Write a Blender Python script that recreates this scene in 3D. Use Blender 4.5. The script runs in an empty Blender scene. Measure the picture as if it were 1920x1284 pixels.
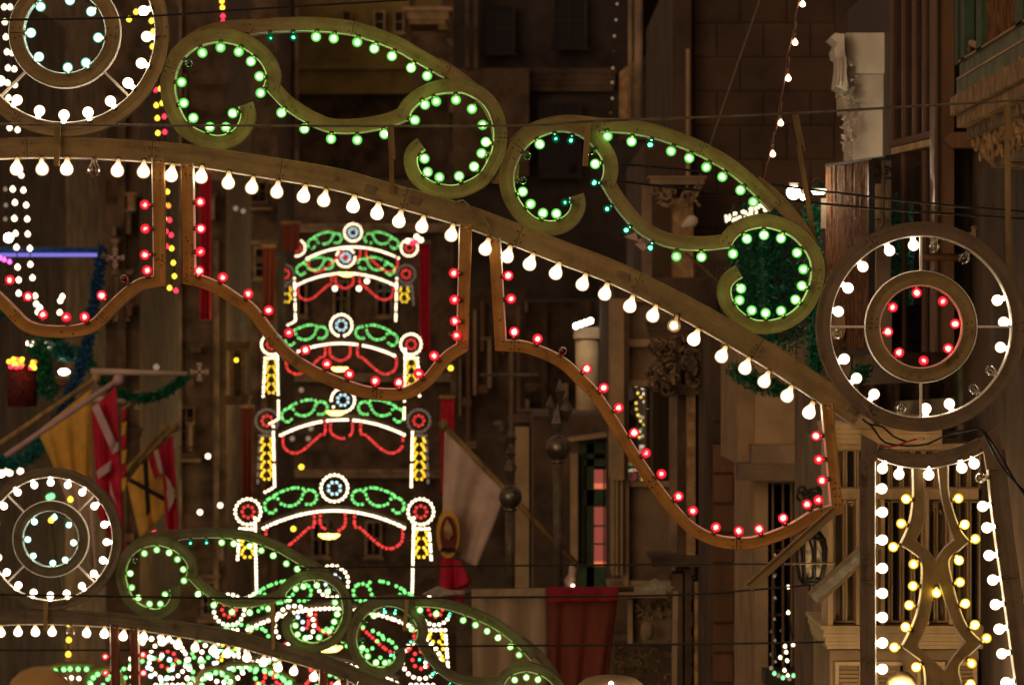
import bpy, bmesh, math, random
from mathutils import Vector, Matrix
from mathutils.geometry import tessellate_polygon
random.seed(7)
R = math.radians
sc = bpy.context.scene
col = sc.collection
K = 1.15e-4            # metres per photo pixel per metre of distance (1920 px wide photo)

# ---------------------------------------------------------------- camera, sky, light, exposure
cam = bpy.data.cameras.new('camera')
cam.sensor_width = 36.0
cam.lens = 36.0 / (1920 * K)
cam.clip_start = 0.5
cam.clip_end = 900
cam.dof.use_dof = True
cam.dof.focus_distance = 20.0
cam.dof.aperture_fstop = 9.0
camo = bpy.data.objects.new('camera', cam)
col.objects.link(camo)
camo.location = (0, 0, 0)
camo.rotation_euler = (R(90), 0, 0)
sc.camera = camo

world = bpy.data.worlds.new('World')
sc.world = world
world.use_nodes = True
wn = world.node_tree.nodes
bg = wn['Background']
bg.inputs[0].default_value = (1.0, 0.585, 0.39, 1)      # night glow of a lit town
bg.inputs[1].default_value = 0.175

sun = bpy.data.lights.new('street_glow', 'SUN')
sun.energy = 0.55
sun.angle = R(35)
sun.color = (1.0, 0.62, 0.34)
suno = bpy.data.objects.new('street_glow', sun)
col.objects.link(suno)
suno.rotation_euler = Vector((0.42, 0.85, -0.12)).to_track_quat('-Z', 'Y').to_euler()

sc.view_settings.view_transform = 'Standard'
sc.view_settings.look = 'None'
sc.view_settings.gamma = 1
sc.view_settings.exposure = 0.0
sc.view_settings.use_curve_mapping = False
sc.cycles.use_denoising = True
sc.cycles.max_bounces = 5
sc.cycles.diffuse_bounces = 2
sc.cycles.glossy_bounces = 3
sc.cycles.transparent_max_bounces = 10
sc.cycles.sample_clamp_indirect = 4.0
sc.cycles.sample_clamp_direct = 0

# ---------------------------------------------------------------- helpers
def P(px, py, D):
    return Vector(((px - 960) * D * K, D, (642 - py) * D * K))

def tag(o, label=None, cat=None, group=None, kind=None):
    if label: o['label'] = label
    if cat: o['category'] = cat
    if group: o['group'] = group
    if kind: o['kind'] = kind
    return o

def empty(name, loc, label=None, cat=None, group=None):
    o = bpy.data.objects.new(name, None)
    col.objects.link(o)
    o.location = loc
    o.empty_display_size = 0.1
    return tag(o, label, cat, group)

class MB:
    """collects geometry, links it as one mesh object (or returns the mesh)"""
    def __init__(s): s.v = []; s.f = []; s.uv = []; s.m = []; s.sm = []
    def add(s, vs, fs, uvs=None, mi=0, smooth=False):
        b = len(s.v)
        s.v.extend([tuple(v) for v in vs])
        for i, f in enumerate(fs):
            s.f.append([b + k for k in f])
            s.uv.append(uvs[i] if uvs else None)
            s.m.append(mi); s.sm.append(smooth)
        return s
    def box(s, a, b, mi=0):
        x0, x1 = sorted((a[0], b[0])); y0, y1 = sorted((a[1], b[1])); z0, z1 = sorted((a[2], b[2]))
        v = [(x0,y0,z0),(x1,y0,z0),(x1,y1,z0),(x0,y1,z0),(x0,y0,z1),(x1,y0,z1),(x1,y1,z1),(x0,y1,z1)]
        return s.add(v, [(0,3,2,1),(4,5,6,7),(0,1,5,4),(1,2,6,5),(2,3,7,6),(3,0,4,7)], mi=mi)
    def bar(s, a, b, w, t=None, mi=0, up=Vector((0,1,0))):
        """square bar from a to b, w wide across, t thick along 'up' """
        a = Vector(a); b = Vector(b); t = w if t is None else t
        d = (b - a).normalized(); n = d.cross(up)
        if n.length < 1e-4: n = d.cross(Vector((1,0,0)))
        n.normalize(); u = n.cross(d).normalized()
        c = [(-1,-1),(1,-1),(1,1),(-1,1)]
        v = [a + n*w/2*i + u*t/2*j for i, j in c] + [b + n*w/2*i + u*t/2*j for i, j in c]
        return s.add(v, [(3,2,1,0),(4,5,6,7),(0,1,5,4),(1,2,6,5),(2,3,7,6),(3,0,4,7)], mi=mi)
    def tube(s, pts, r, n=6, mi=0, cap=True):
        pts = [Vector(p) for p in pts]; rings = []
        rs = r if isinstance(r, (list, tuple)) else [r]*len(pts)
        for i, p in enumerate(pts):
            t = (pts[min(i+1, len(pts)-1)] - pts[max(i-1, 0)])
            if t.length < 1e-9: t = Vector((0,0,1))
            t.normalize()
            a = t.cross(Vector((0,1,0)))
            if a.length < 0.1: a = t.cross(Vector((1,0,0)))
            a.normalize(); b = t.cross(a)
            rings.append([p + (a*math.cos(2*math.pi*k/n) + b*math.sin(2*math.pi*k/n))*rs[i] for k in range(n)])
        vs = [v for rg in rings for v in rg]; fs = []
        for i in range(len(pts)-1):
            for k in range(n):
                k2 = (k+1) % n
                fs.append((i*n+k, i*n+k2, (i+1)*n+k2, (i+1)*n+k))
        if cap:
            fs.append(tuple(range(n-1, -1, -1))); fs.append(tuple((len(pts)-1)*n+k for k in range(n)))
        return s.add(vs, fs, mi=mi, smooth=True)
    def lathe(s, prof, n=12, mi=0, M=None, smooth=True):
        """prof = [(r,z)...] about Z"""
        vs = []; fs = []
        for r, z in prof:
            for k in range(n):
                a = 2*math.pi*k/n
                v = Vector((r*math.cos(a), r*math.sin(a), z))
                vs.append(M @ v if M else v)
        for i in range(len(prof)-1):
            for k in range(n):
                k2 = (k+1) % n
                fs.append((i*n+k, i*n+k2, (i+1)*n+k2, (i+1)*n+k))
        fs.append(tuple(range(n-1,-1,-1))); fs.append(tuple((len(prof)-1)*n+k for k in range(n)))
        return s.add(vs, fs, mi=mi, smooth=smooth)
    def ball(s, c, r, n=8, m=5, mi=0, sc_=(1,1,1)):
        c = Vector(c)
        prof = [(max(1e-4, r*math.sin(math.pi*i/m)), -r*math.cos(math.pi*i/m)) for i in range(m+1)]
        M = Matrix.Translation(c) @ Matrix.Diagonal((*sc_, 1))
        return s.lathe(prof, n, mi, M)
    def prism(s, pts2, D, depth, mi=0, flip=False):
        """outline in world x,z at y=D, extruded back"""
        n = len(pts2)
        ar = sum(pts2[i][0]*pts2[(i+1)%n][1]-pts2[(i+1)%n][0]*pts2[i][1] for i in range(n))
        if ar < 0: pts2 = pts2[::-1]
        vs = [(x, D, z) for x, z in pts2] + [(x, D+depth, z) for x, z in pts2]
        tri = tessellate_polygon([[Vector((x, z, 0)) for x, z in pts2]])
        fs = []
        for t in tri:
            a, b, c = t
            A, B, C = (Vector(pts2[k]) for k in t)
            if (B-A).cross(C-A) < 0: a, b, c = a, c, b
            fs.append((a, b, c)); fs.append((c+n, b+n, a+n))
        for i in range(n):
            j = (i+1) % n
            fs.append((i, i+n, j+n, j))
        return s.add(vs, fs, mi=mi)
    def mesh(s, name, mats):
        me = bpy.data.meshes.new(name)
        me.from_pydata(s.v, [], s.f)
        if not isinstance(mats, (list, tuple)): mats = [mats]
        for m in mats: me.materials.append(m)
        for i, p in enumerate(me.polygons):
            p.material_index = s.m[i]; p.use_smooth = s.sm[i]
        if any(u for u in s.uv):
            l = me.uv_layers.new(name='UVMap')
            k = 0
            for i, p in enumerate(me.polygons):
                for j in range(p.loop_total):
                    if s.uv[i]: l.data[p.loop_start + j].uv = s.uv[i][j]
        me.update()
        return me
    def build(s, name, mats, parent=None, loc=None):
        o = bpy.data.objects.new(name, s.mesh(name, mats))
        col.objects.link(o)
        if parent:
            o.parent = parent
        if loc: o.location = loc
        return o

def place(name, me, parent=None, loc=(0,0,0)):
    o = bpy.data.objects.new(name, me); col.objects.link(o)
    if parent: o.parent = parent
    o.location = loc
    return o

def spline(pts, step=5.0, closed=False):
    """Catmull-Rom through 2D points, resampled about every 'step'"""
    pts = [Vector((p[0], p[1])) for p in pts]
    n = len(pts); out = []
    for i in range(n if closed else n-1):
        p1 = pts[i]; p2 = pts[(i+1) % n]
        p0 = pts[(i-1) % n] if (closed or i > 0) else p1*2 - p2
        p3 = pts[(i+2) % n] if (closed or i+2 < n) else p2*2 - p1
        m = max(2, int((p2-p1).length/step))
        for k in range(m):
            t = k/m
            out.append(0.5*((2*p1) + (p2-p0)*t + (2*p0-5*p1+4*p2-p3)*t*t + (3*p1-p0-3*p2+p3)*t**3))
    if not closed: out.append(pts[-1])
    return out

def arc(cx, cy, r, a0, a1, n=40):
    """photo-space arc, angles in degrees, 0 = right, 90 = up"""
    return [Vector((cx + r*math.cos(R(a0+(a1-a0)*i/n)), cy - r*math.sin(R(a0+(a1-a0)*i/n)))) for i in range(n+1)]

# ---------------------------------------------------------------- materials
def mat(name, c, rough=0.7, var=0.25, scale=4.0, bump=0.15, metal=0.0, c2=None, uv=False, stretch=(1,1,1), detail=6, spec=0.4):
    m = bpy.data.materials.new(name); m.use_nodes = True
    nt = m.node_tree; N = nt.nodes; L = nt.links
    b = N['Principled BSDF']
    b.inputs['Roughness'].default_value = rough
    b.inputs['Metallic'].default_value = metal
    b.inputs['Specular IOR Level'].default_value = spec
    tc = N.new('ShaderNodeTexCoord'); mp = N.new('ShaderNodeMapping')
    mp.inputs['Scale'].default_value = [scale*s for s in stretch]
    if uv:
        L.new(tc.outputs['UV'], mp.inputs[0])
    else:
        geo = N.new('ShaderNodeNewGeometry'); L.new(geo.outputs['Position'], mp.inputs[0])
    nz = N.new('ShaderNodeTexNoise'); nz.inputs['Scale'].default_value = 1.0
    nz.inputs['Detail'].default_value = detail; nz.inputs['Roughness'].default_value = 0.62
    L.new(mp.outputs[0], nz.inputs['Vector'])
    rp = N.new('ShaderNodeValToRGB')
    e = rp.color_ramp.elements
    c2 = c2 or tuple(x*(1-var*1.6) for x in c)
    e[0].position = 0.36; e[1].position = 0.66
    e[0].color = (*c2, 1); e[1].color = (*[min(1, x*(1+var*0.5)) for x in c], 1)
    L.new(nz.outputs[0], rp.inputs[0])
    oi = N.new('ShaderNodeObjectInfo')
    mr = N.new('ShaderNodeMapRange'); mr.inputs[3].default_value = 1-var*0.45; mr.inputs[4].default_value = 1+var*0.3
    L.new(oi.outputs['Random'], mr.inputs[0])
    mx = N.new('ShaderNodeMix'); mx.data_type = 'RGBA'; mx.blend_type = 'MULTIPLY'; mx.inputs[0].default_value = 1
    L.new(rp.outputs[0], mx.inputs[6]); L.new(mr.outputs[0], mx.inputs[7])
    L.new(mx.outputs[2], b.inputs['Base Color'])
    if uv:                                            # old stains and chipped spots in the paint
        n2 = N.new('ShaderNodeTexNoise'); n2.inputs['Scale'].default_value = 9; n2.inputs['Detail'].default_value = 8; n2.inputs['Roughness'].default_value = .7
        g2 = N.new('ShaderNodeNewGeometry'); L.new(g2.outputs['Position'], n2.inputs['Vector'])
        r2 = N.new('ShaderNodeValToRGB'); q = r2.color_ramp.elements
        q[0].position = .30; q[0].color = (.35, .30, .25, 1); q[1].position = .62; q[1].color = (1.12, 1.1, 1.05, 1)
        k2 = q.new(.40); k2.color = (.82, .80, .76, 1)
        L.new(n2.outputs[0], r2.inputs[0])
        m3 = N.new('ShaderNodeMix'); m3.data_type = 'RGBA'; m3.blend_type = 'MULTIPLY'; m3.inputs[0].default_value = 1
        L.new(mx.outputs[2], m3.inputs[6]); L.new(r2.outputs[0], m3.inputs[7]); L.new(m3.outputs[2], b.inputs['Base Color'])
    if bump:
        bp = N.new('ShaderNodeBump'); bp.inputs['Strength'].default_value = bump; bp.inputs['Distance'].default_value = 0.02
        L.new(nz.outputs[0], bp.inputs['Height']); L.new(bp.outputs[0], b.inputs['Normal'])
    return m

def emis(name, c, s, c_edge=None, s_edge=None, hot=0.15, rim=0.6, neck=None, sample=True):
    """glowing glass: white-hot where one looks through the filament, coloured towards the rim"""
    m = bpy.data.materials.new(name); m.use_nodes = True
    nt = m.node_tree; N = nt.nodes; L = nt.links
    N.clear()
    out = N.new('ShaderNodeOutputMaterial'); em = N.new('ShaderNodeEmission')
    em.inputs['Strength'].default_value = 1
    if c_edge is None:
        em.inputs['Color'].default_value = (*c, 1); em.inputs['Strength'].default_value = s
    else:
        lw = N.new('ShaderNodeLayerWeight'); lw.inputs[0].default_value = 0.5
        nz = N.new('ShaderNodeTexNoise'); nz.inputs['Scale'].default_value = 75
        tc = N.new('ShaderNodeTexCoord'); oi = N.new('ShaderNodeObjectInfo')
        va = N.new('ShaderNodeVectorMath'); va.operation = 'ADD'
        L.new(tc.outputs['Object'], va.inputs[0]); L.new(oi.outputs['Random'], va.inputs[1]); L.new(va.outputs[0], nz.inputs['Vector'])
        ad = N.new('ShaderNodeMath'); ad.operation = 'MULTIPLY_ADD'; ad.inputs[1].default_value = 0.32; ad.inputs[2].default_value = -0.16
        L.new(nz.outputs[0], ad.inputs[0])
        ra = N.new('ShaderNodeMath'); ra.operation = 'MULTIPLY_ADD'; ra.inputs[1].default_value = 0.14; ra.inputs[2].default_value = -0.23
        L.new(oi.outputs['Random'], ra.inputs[0]); L.new(ra.outputs[0], ad.inputs[2])
        a2 = N.new('ShaderNodeMath'); a2.operation = 'ADD'; L.new(ad.outputs[0], a2.inputs[0]); L.new(lw.outputs['Facing'], a2.inputs[1])
        rp = N.new('ShaderNodeValToRGB'); e = rp.color_ramp.elements
        mx_ = s
        e[0].position = hot; e[0].color = (*c, 1)
        e[1].position = min(0.97, rim); e[1].color = (*[x*s_edge/mx_ for x in c_edge], 1)
        k = e.new(hot + (rim-hot)*0.35); k.color = (*[x*s_edge*1.5/mx_ for x in c_edge], 1)
        k = e.new(1.0); k.color = (*[x*s_edge*0.35/mx_ for x in c_edge], 1)
        L.new(a2.outputs[0], rp.inputs[0])
        src = rp.outputs[0]
        if neck:
            sx = N.new('ShaderNodeSeparateXYZ'); L.new(tc.outputs['Object'], sx.inputs[0])
            r2 = N.new('ShaderNodeValToRGB'); q = r2.color_ramp.elements
            mr = N.new('ShaderNodeMapRange'); mr.inputs[1].default_value = neck[0]; mr.inputs[2].default_value = neck[1]
            L.new(sx.outputs[2], mr.inputs[0]); L.new(mr.outputs[0], r2.inputs[0])
            q[0].position = 0.0; q[0].color = (0.06, 0.035, 0.018, 1)
            q[1].position = 1.0; q[1].color = (1, 1, 1, 1)
            k = q.new(0.5); k.color = (0.20, 0.15, 0.10, 1)
            mx = N.new('ShaderNodeMix'); mx.data_type = 'RGBA'; mx.blend_type = 'MULTIPLY'; mx.inputs[0].default_value = 1
            L.new(src, mx.inputs[6]); L.new(r2.outputs[0], mx.inputs[7]); src = mx.outputs[2]
        L.new(src, em.inputs['Color']); em.inputs['Strength'].default_value = s
    L.new(em.outputs[0], out.inputs[0])
    m.cycles.emission_sampling = 'AUTO' if sample else 'NONE'
    return m

def glassy(name, c, dark=0.0):
    m = bpy.data.materials.new(name); m.use_nodes = True
    nt = m.node_tree; N = nt.nodes; L = nt.links; N.clear()
    out = N.new('ShaderNodeOutputMaterial')
    tr = N.new('ShaderNodeBsdfTransparent'); tr.inputs[0].default_value = (*c, 1)
    gl = N.new('ShaderNodeBsdfGlossy'); gl.inputs['Roughness'].default_value = 0.03
    lw = N.new('ShaderNodeLayerWeight'); lw.inputs[0].default_value = 0.35
    mi = N.new('ShaderNodeMixShader')
    mr = N.new('ShaderNodeMapRange'); mr.inputs[3].default_value = 0.06; mr.inputs[4].default_value = 0.85
    L.new(lw.outputs['Facing'], mr.inputs[0]); L.new(mr.outputs[0], mi.inputs[0])
    L.new(tr.outputs[0], mi.inputs[1]); L.new(gl.outputs[0], mi.inputs[2]); L.new(mi.outputs[0], out.inputs[0])
    return m

M = {}
# festa frames: brushed paint on plywood boards
M['paint'] = mat('paint_cream', (0.33, 0.245, 0.10), 0.6, 0.25, 1.0, 0.2, uv=True, stretch=(2.5, 26, 1), c2=(0.25, 0.18, 0.072))
M['paint_grey'] = mat('paint_greyed', (0.20, 0.15, 0.095), 0.6, 0.25, 1.0, 0.2, uv=True, stretch=(2.5, 26, 1), c2=(0.15, 0.11, 0.07))
M['paint_orange'] = mat('paint_ochre', (0.50, 0.27, 0.055), 0.55, 0.25, 1.0, 0.2, uv=True, stretch=(2.2, 26, 1), c2=(0.37, 0.185, 0.035))
M['lip'] = mat('edge_strip', (0.86, 0.82, 0.72), 0.5, 0.08, 40, 0.0)
M['socket'] = mat('socket', (0.16, 0.11, 0.06), 0.35, 0.2, 60, 0.1, metal=0.6)
M['screw'] = mat('screw_head', (0.05, 0.04, 0.03), 0.4, 0.2, 30, 0)
M['wire'] = mat('cable_rubber', (0.012, 0.010, 0.009), 0.5, 0.2, 20, 0)
M['wire_light'] = mat('cable_pale', (0.30, 0.24, 0.16), 0.6, 0.2, 20, 0)
M['wire_red'] = mat('cable_red', (0.45, 0.04, 0.03), 0.6, 0.2, 20, 0)
M['timber'] = mat('timber', (0.40, 0.28, 0.10), 0.7, 0.35, 9, 0.3, stretch=(1, 1, 0.2))
M['steel'] = mat('galvanised_steel', (0.34, 0.31, 0.25), 0.42, 0.25, 25, 0.1, metal=0.5)
# bulbs
M['b_white'] = emis('bulb_white', (1, 0.84, 0.60), 10, (1, 0.66, 0.34), 1.3, 0.42, 0.86)
M['b_pear'] = emis('bulb_pear', (1, 0.82, 0.56), 9.5, (1, 0.62, 0.30), 0.8, 0.34, 0.78, neck=(0.006, 0.040))
M['b_dim'] = emis('bulb_pear_dim', (1, 0.72, 0.40), 3.4, (1, 0.52, 0.20), 0.35, 0.12, 0.55, neck=(0.008, 0.05))
M['b_green'] = emis('bulb_green', (0.42, 1, 0.20), 10, (0.16, 0.78, 0.12), 1.0, 0.09, 0.46, neck=(0.004, 0.018))
M['b_aqua'] = emis('bulb_aqua', (0.62, 1, 0.86), 12, (0.16, 0.60, 0.42), 1.0, 0.18, 0.68, neck=(0.004, 0.018))
M['b_red'] = emis('bulb_red', (1, 0.12, 0.09), 11, (1.0, 0.02, 0.04), 1.0, 0.05, 0.42, neck=(0.004, 0.018))
M['b_yellow'] = emis('bulb_yellow', (1, 0.72, 0.11), 12, (1, 0.50, 0.02), 1.1, 0.16, 0.66, neck=(0.004, 0.018))
M['b_teal'] = emis('bulb_teal_clear', (0.10, 1, 0.45), 7, (0.01, 0.22, 0.07), 0.35, 0.05, 0.26)
M['glass_clear'] = glassy('bulb_glass_clear', (0.93, 0.88, 0.78))
M['glass_green'] = glassy('bulb_glass_green', (0.05, 0.35, 0.06))
M['glass_red'] = glassy('bulb_glass_red', (0.55, 0.02, 0.03))
M['filament'] = mat('filament_stem', (0.7, 0.55, 0.35), 0.3, 0.1, 10, 0, metal=0.3)

# ---------------------------------------------------------------- bulb meshes (metres, +Z from the cap to the globe)
def lathe_mesh(name, prof, m, n=14):
    return MB().lathe(prof, n).mesh(name, m)
def globe_prof(r, L0, neck):
    p = [(neck*0.9, 0.004), (neck, 0.010)]
    a0 = math.asin(min(1, neck*1.05/r))
    for i in range(0, 10):
        a = a0 + (math.pi - a0)*i/9
        p.append((max(1e-4, r*math.sin(a)), L0 - r*math.cos(a)))
    return p
PEAR = [(0.0125, 0.004), (0.013, 0.016), (0.0145, 0.022), (0.0185, 0.030), (0.0240, 0.038), (0.0280, 0.046), (0.0300, 0.055),
        (0.0292, 0.064), (0.0255, 0.073), (0.0190, 0.0795), (0.0100, 0.0838), (0.0001, 0.085)]
BM = {}
BM['pear'] = (lathe_mesh('bulb_pear', PEAR, M['b_pear'], 16), 0.055)
BM['pear_dim'] = (lathe_mesh('bulb_pear_dim', PEAR, M['b_dim'], 16), 0.055)
def off_mesh(name, prof, g, top):
    b = MB().lathe(prof, 16, 0)
    b.tube([(0,0,0.004), (0,0,top*0.55)], [0.005, 0.0025], 6, 1)
    b.tube([(0,0,top*0.5), (0.007,0,top*0.75), (0.008,0.002,top), (0,0,top*1.04), (-0.008,0.002,top), (-0.007,0,top*0.75), (0,0,top*0.5)], 0.0008, 4, 1)
    return b.mesh(name, [g, M['filament']])
BM['pear_off'] = (off_mesh('bulb_unlit', PEAR, M['glass_clear'], 0.055), 0.055)
g24 = globe_prof(0.0245, 0.041, 0.012)
g21 = globe_prof(0.0226, 0.031, 0.011)
BM['white'] = (lathe_mesh('bulb_globe', g24, M['b_white']), 0.041)
BM['white_off'] = (off_mesh('bulb_globe_unlit', g24, M['glass_clear'], 0.041), 0.041)
for k_, m_ in (('green', 'b_green'), ('aqua', 'b_aqua'), ('red', 'b_red'), ('yellow', 'b_yellow')):
    BM[k_] = (lathe_mesh('bulb_' + k_, g21, M[m_]), 0.031)
g19 = globe_prof(0.018, 0.030, 0.009)
BM['teal'] = (lathe_mesh('bulb_teal', g19, M['b_teal']), 0.030)
BM['green_off'] = (off_mesh('bulb_green_unlit', g19, M['glass_green'], 0.030), 0.030)
BM['red_off'] = (off_mesh('bulb_red_unlit', g19, M['glass_red'], 0.030), 0.030)
SOCK = {}
for k_, r_ in (('s', 0.0105), ('l', 0.0125)):
    b = MB().lathe([(r_*0.9, -0.004), (r_, -0.003), (r_, 0.002), (r_*0.92, 0.006), (r_*0.8, 0.009)], 10)
    SOCK[k_] = b.mesh('socket', M['socket'])

S = 20*K               # metres per photo pixel in the plane of the near arch
def L2(p): return Vector(((p[0]-112)*S, 0, (642-p[1])*S))

def edge_nearest(edges, c):
    best = None
    for e in edges:
        for i in range(len(e)-1):
            a = e[i]; d = e[i+1]-a
            t = max(0, min(1, (c-a).dot(d)/max(1e-9, d.length_squared)))
            q = a + d*t; l = (c-q).length
            if best is None or l < best[0]: best = (l, q)
    return best[1]

rb = random.Random(3)
def bulbs(root, kind, pts, edges, down=0.0, yb=0.002):
    me, L0 = BM[kind]
    for p in pts:
        c = Vector(p[:2]); k = kind
        if len(p) > 2:
            me_, L_ = BM[p[2]]
        else: me_, L_ = me, L0
        q = edge_nearest(edges, c)
        d = Vector((c.x-q.x, 0, -(c.y-q.y)))
        if d.length < 1e-6: d = Vector((0,0,-1))
        d.normalize()
        d = (d*(1-down) + Vector((0,0,-1))*down).normalized()
        d = (d + Vector((rb.uniform(-.09,.09), rb.uniform(-.16,.03), rb.uniform(-.09,.09)))).normalized()
        cw = L2(c) + Vector((0, yb, 0))
        base = cw - d*L_
        o = place('bulb', me_, root, base)
        o.rotation_euler = d.to_track_quat('Z', 'Y').to_euler()
        s_ = place('socket', SOCK['l' if L_ > .035 else 's'], o)

def ribbon(root, name, path, w, side, yoff, mname, depth=0.07, splits=None, w_end=None, lip=2.5, step=5.0, gap=0.55, seg=150, closed=False, lips=True, curved=True):
    """a band of boards along a photo-space path (the edge that carries the bulbs)"""
    pts = spline(path, step, closed) if curved else [Vector(p) for p in path]
    if closed: pts = pts + [pts[0].copy()]
    n = len(pts)
    nor = []
    for i in range(n):
        if closed and i in (0, n-1): t = pts[1] - pts[n-2]
        elif curved: t = pts[min(n-1, i+1)] - pts[max(0, i-1)]
        else:
            t1 = (pts[i]-pts[i-1]).normalized() if i else None
            t2 = (pts[i+1]-pts[i]).normalized() if i < n-1 else None
            if t1 and t2:
                t = (t1+t2); t.normalize()
                nn = Vector((t.y, -t.x))*side / max(0.35, (t1.dot(t)))
                nor.append(nn); continue
            t = t1 or t2
        t = t.normalized()
        nor.append(Vector((t.y, -t.x))*side)       # side=+1: left of travel on the picture (y down)
    s = [0.0]
    for i in range(1, n): s.append(s[-1] + (pts[i]-pts[i-1]).length)
    tot = s[-1]
    ns = max(1, round(tot/seg))
    cuts = [tot*k/ns for k in range(ns+1)] if splits is None else [0] + splits + [tot]
    if len(cuts) > 2:
        for k in range(1, len(cuts)-1): cuts[k] += rb.uniform(-12, 12)
    def at(u):
        for i in range(1, n):
            if s[i] >= u or i == n-1:
                f = (u - s[i-1])/max(1e-9, s[i]-s[i-1])
                return pts[i-1].lerp(pts[i], f), nor[i-1].lerp(nor[i], f)
    res = [Vector(p) for p in pts]
    for k in range(len(cuts)-1):
        a, b = cuts[k] + (gap if k else 0), cuts[k+1] - (gap if k < len(cuts)-2 else 0)
        us = [a] + [x for x in s if a+1 < x < b-1] + [b]
        mb = MB(); lp = MB()
        rows = []
        dy = yoff + rb.uniform(0, 0.0012)
        for u in us:
            p, nn = at(u)
            ww = w if w_end is None else w + (w_end-w)*(u/tot)
            c = lip/ww if lips else 0.0
            prof = [(c, 0.0), (0.30, 0.0022), (0.55, 0.0045), (0.78, 0.0022), (0.97, 0.0), (1.0, 0.004), (1.0, depth), (c*0.5, depth), (c*0.5, 0.003)]
            row = []
            for f, y in prof:
                q = p + nn*ww*f
                v = L2(q); v.y = dy + y
                row.append(v)
            lrow = []
            if lips:
                for f, y in ((-0.02*c, 0.0045), (0.5*c, -0.0035), (1.02*c, -0.0030), (1.02*c, 0.012), (0.5*c, depth*0.9), (-0.02*c, depth*0.9)):
                    q = p + nn*ww*f
                    v = L2(q); v.y = dy + y
                    lrow.append(v)
            rows.append((u, row, lrow))
        def loft(mb_, idx, smooth=False):
            m = len(rows[0][idx]); vs = [v for r_ in rows for v in r_[idx]]; fs = []; uv = []
            for i in range(len(rows)-1):
                for j in range(m):
                    j2 = (j+1) % m
                    f = (i*m+j, i*m+j2, (i+1)*m+j2, (i+1)*m+j)
                    if side*1 > 0: f = f[::-1]
                    u0, u1 = rows[i][0]*S, rows[i+1][0]*S
                    v0, v1 = j*0.02, (j+1)*0.02
                    q = [(u0, v0), (u0, v1), (u1, v1), (u1, v0)]
                    uv.append(q[::-1] if side > 0 else q); fs.append(f)
            e0 = tuple(range(m)); e1 = tuple((len(rows)-1)*m + j for j in range(m-1, -1, -1))
            fs += [e0, e1]; uv += [[(0, 0)]*m]*2
            mb_.add(vs, fs, uv, smooth=smooth)
        loft(mb, 1)
        o = mb.build(name, M[mname], root)
        if w > 15:                                     # countersunk screws where boards butt
            sm_ = MB()
            for u in (a+6, b-6):
                p, nn = at(u)
                for f in (.28, .74):
                    v = L2(p + nn*w*f + Vector((rb.uniform(-2, 2), rb.uniform(-2, 2)))); v.y = dy - .0005
                    sm_.lathe([(0.0036, 0.0), (0.0036, 0.003), (0.002, 0.004)], 6, M=Matrix.Translation(v) @ Matrix.Rotation(R(90), 4, 'X'), smooth=False)
            so = sm_.build('screw_heads', M['screw'], o); so['kind'] = 'stuff'
        if lips:
            loft(lp, 2)
            lp.build('edge_strip', M['lip'], o)
    return res

def screws(root, pts, y=-0.001):
    mb = MB()
    for p in pts:
        c = L2(p); c.y = y
        mb.lathe([(0.0042, 0.0), (0.0042, 0.003), (0.0022, 0.0045)], 6, M=Matrix.Translation(c) @ Matrix.Rotation(R(90), 4, 'X'), smooth=False)
    o = mb.build('screw_heads', M['screw'], root); o['kind'] = 'stuff'

# ================================================================ the near arch and its ornaments (frames built in photo pixels of a 20 m plane)
BEAM = [(-420,352),(-300,330),(-150,310),(0,299),(112,297),(200,300),(280,305),(360,313),(480,332),(620,356),(720,384),(860,424),(960,461),(1047,495),(1150,535),(1275,598),(1352,641),(1440,693),(1490,726),(1540,759),(1600,800)]
SW_MID = [(287,516),(262,521),(237,536),(212,558),(192,578),(172,598),(148,607),(112,610)]
SW_MID = [(224-x, y) for x, y in SW_MID] + SW_MID[::-1][1:]
SW_R1 = [(367,513),(387,518),(420,533),(450,553),(480,573),(532,640),(562,667),(600,690),(640,707),(680,721),(717,727),(755,726),(780,714),(797,700),(817,675),(835,657),(855,644)]
SW_R2 = [(950,636),(980,638),(1010,646),(1045,661),(1072,679),(1092,699),(1120,727),(1145,762),(1167,797),(1192,837),(1222,882),(1255,928),(1285,963),(1310,985),(1347,1002),(1385,1007),(1422,1003),(1477,983),(1520,958),(1557,946)]
B_BEAM = [(31,317),(79,317),(125,317),(176,319,'pear_off'),(220,320),(269,322),(321,329),(377,332),(428,343),(472,352),(519,360),(569,368),(607,376),(662,387),(707,400),(748,415),(791,425),(846,441),(910,467),(951,481),(993,495),(1042,512),(1092,533),(1134,551),(1181,574),(1224,592),(1264,610,'pear_dim'),(1301,636),(1353,668),(1397,690),(1433,715),(1476,742),(1517,773),(-16,319),(-64,322),(-112,326)]
B_RED = [(272,384),(273,429),(272,478),(276,507),(233,522,'red_off'),(191,554),(159,594),(125,595),(81,590),(53,556),(19,525),(-20,508),(-48,470),(-48,425),(-48,384),(376,379),(377,429),(376,472),(374,508),(418,520),(466,551),(504,582),(542,624),(573,656),(613,682),(655,701),(704,714),(748,717),(785,700),(814,667),(856,629),(853,602),(852,562),(851,512),
 (953,517),(958,560),(964,622),(1008,635),(1056,657,'red_off'),(1100,691),(1132,727),(1160,764),(1189,811),(1211,849),(1240,888),(1272,930),(1299,957),(1342,988),(1385,995),(1423,991),(1468,971),(1513,945),(1534,937),(1541,900),(1535,861),(1530,817)]

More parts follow.
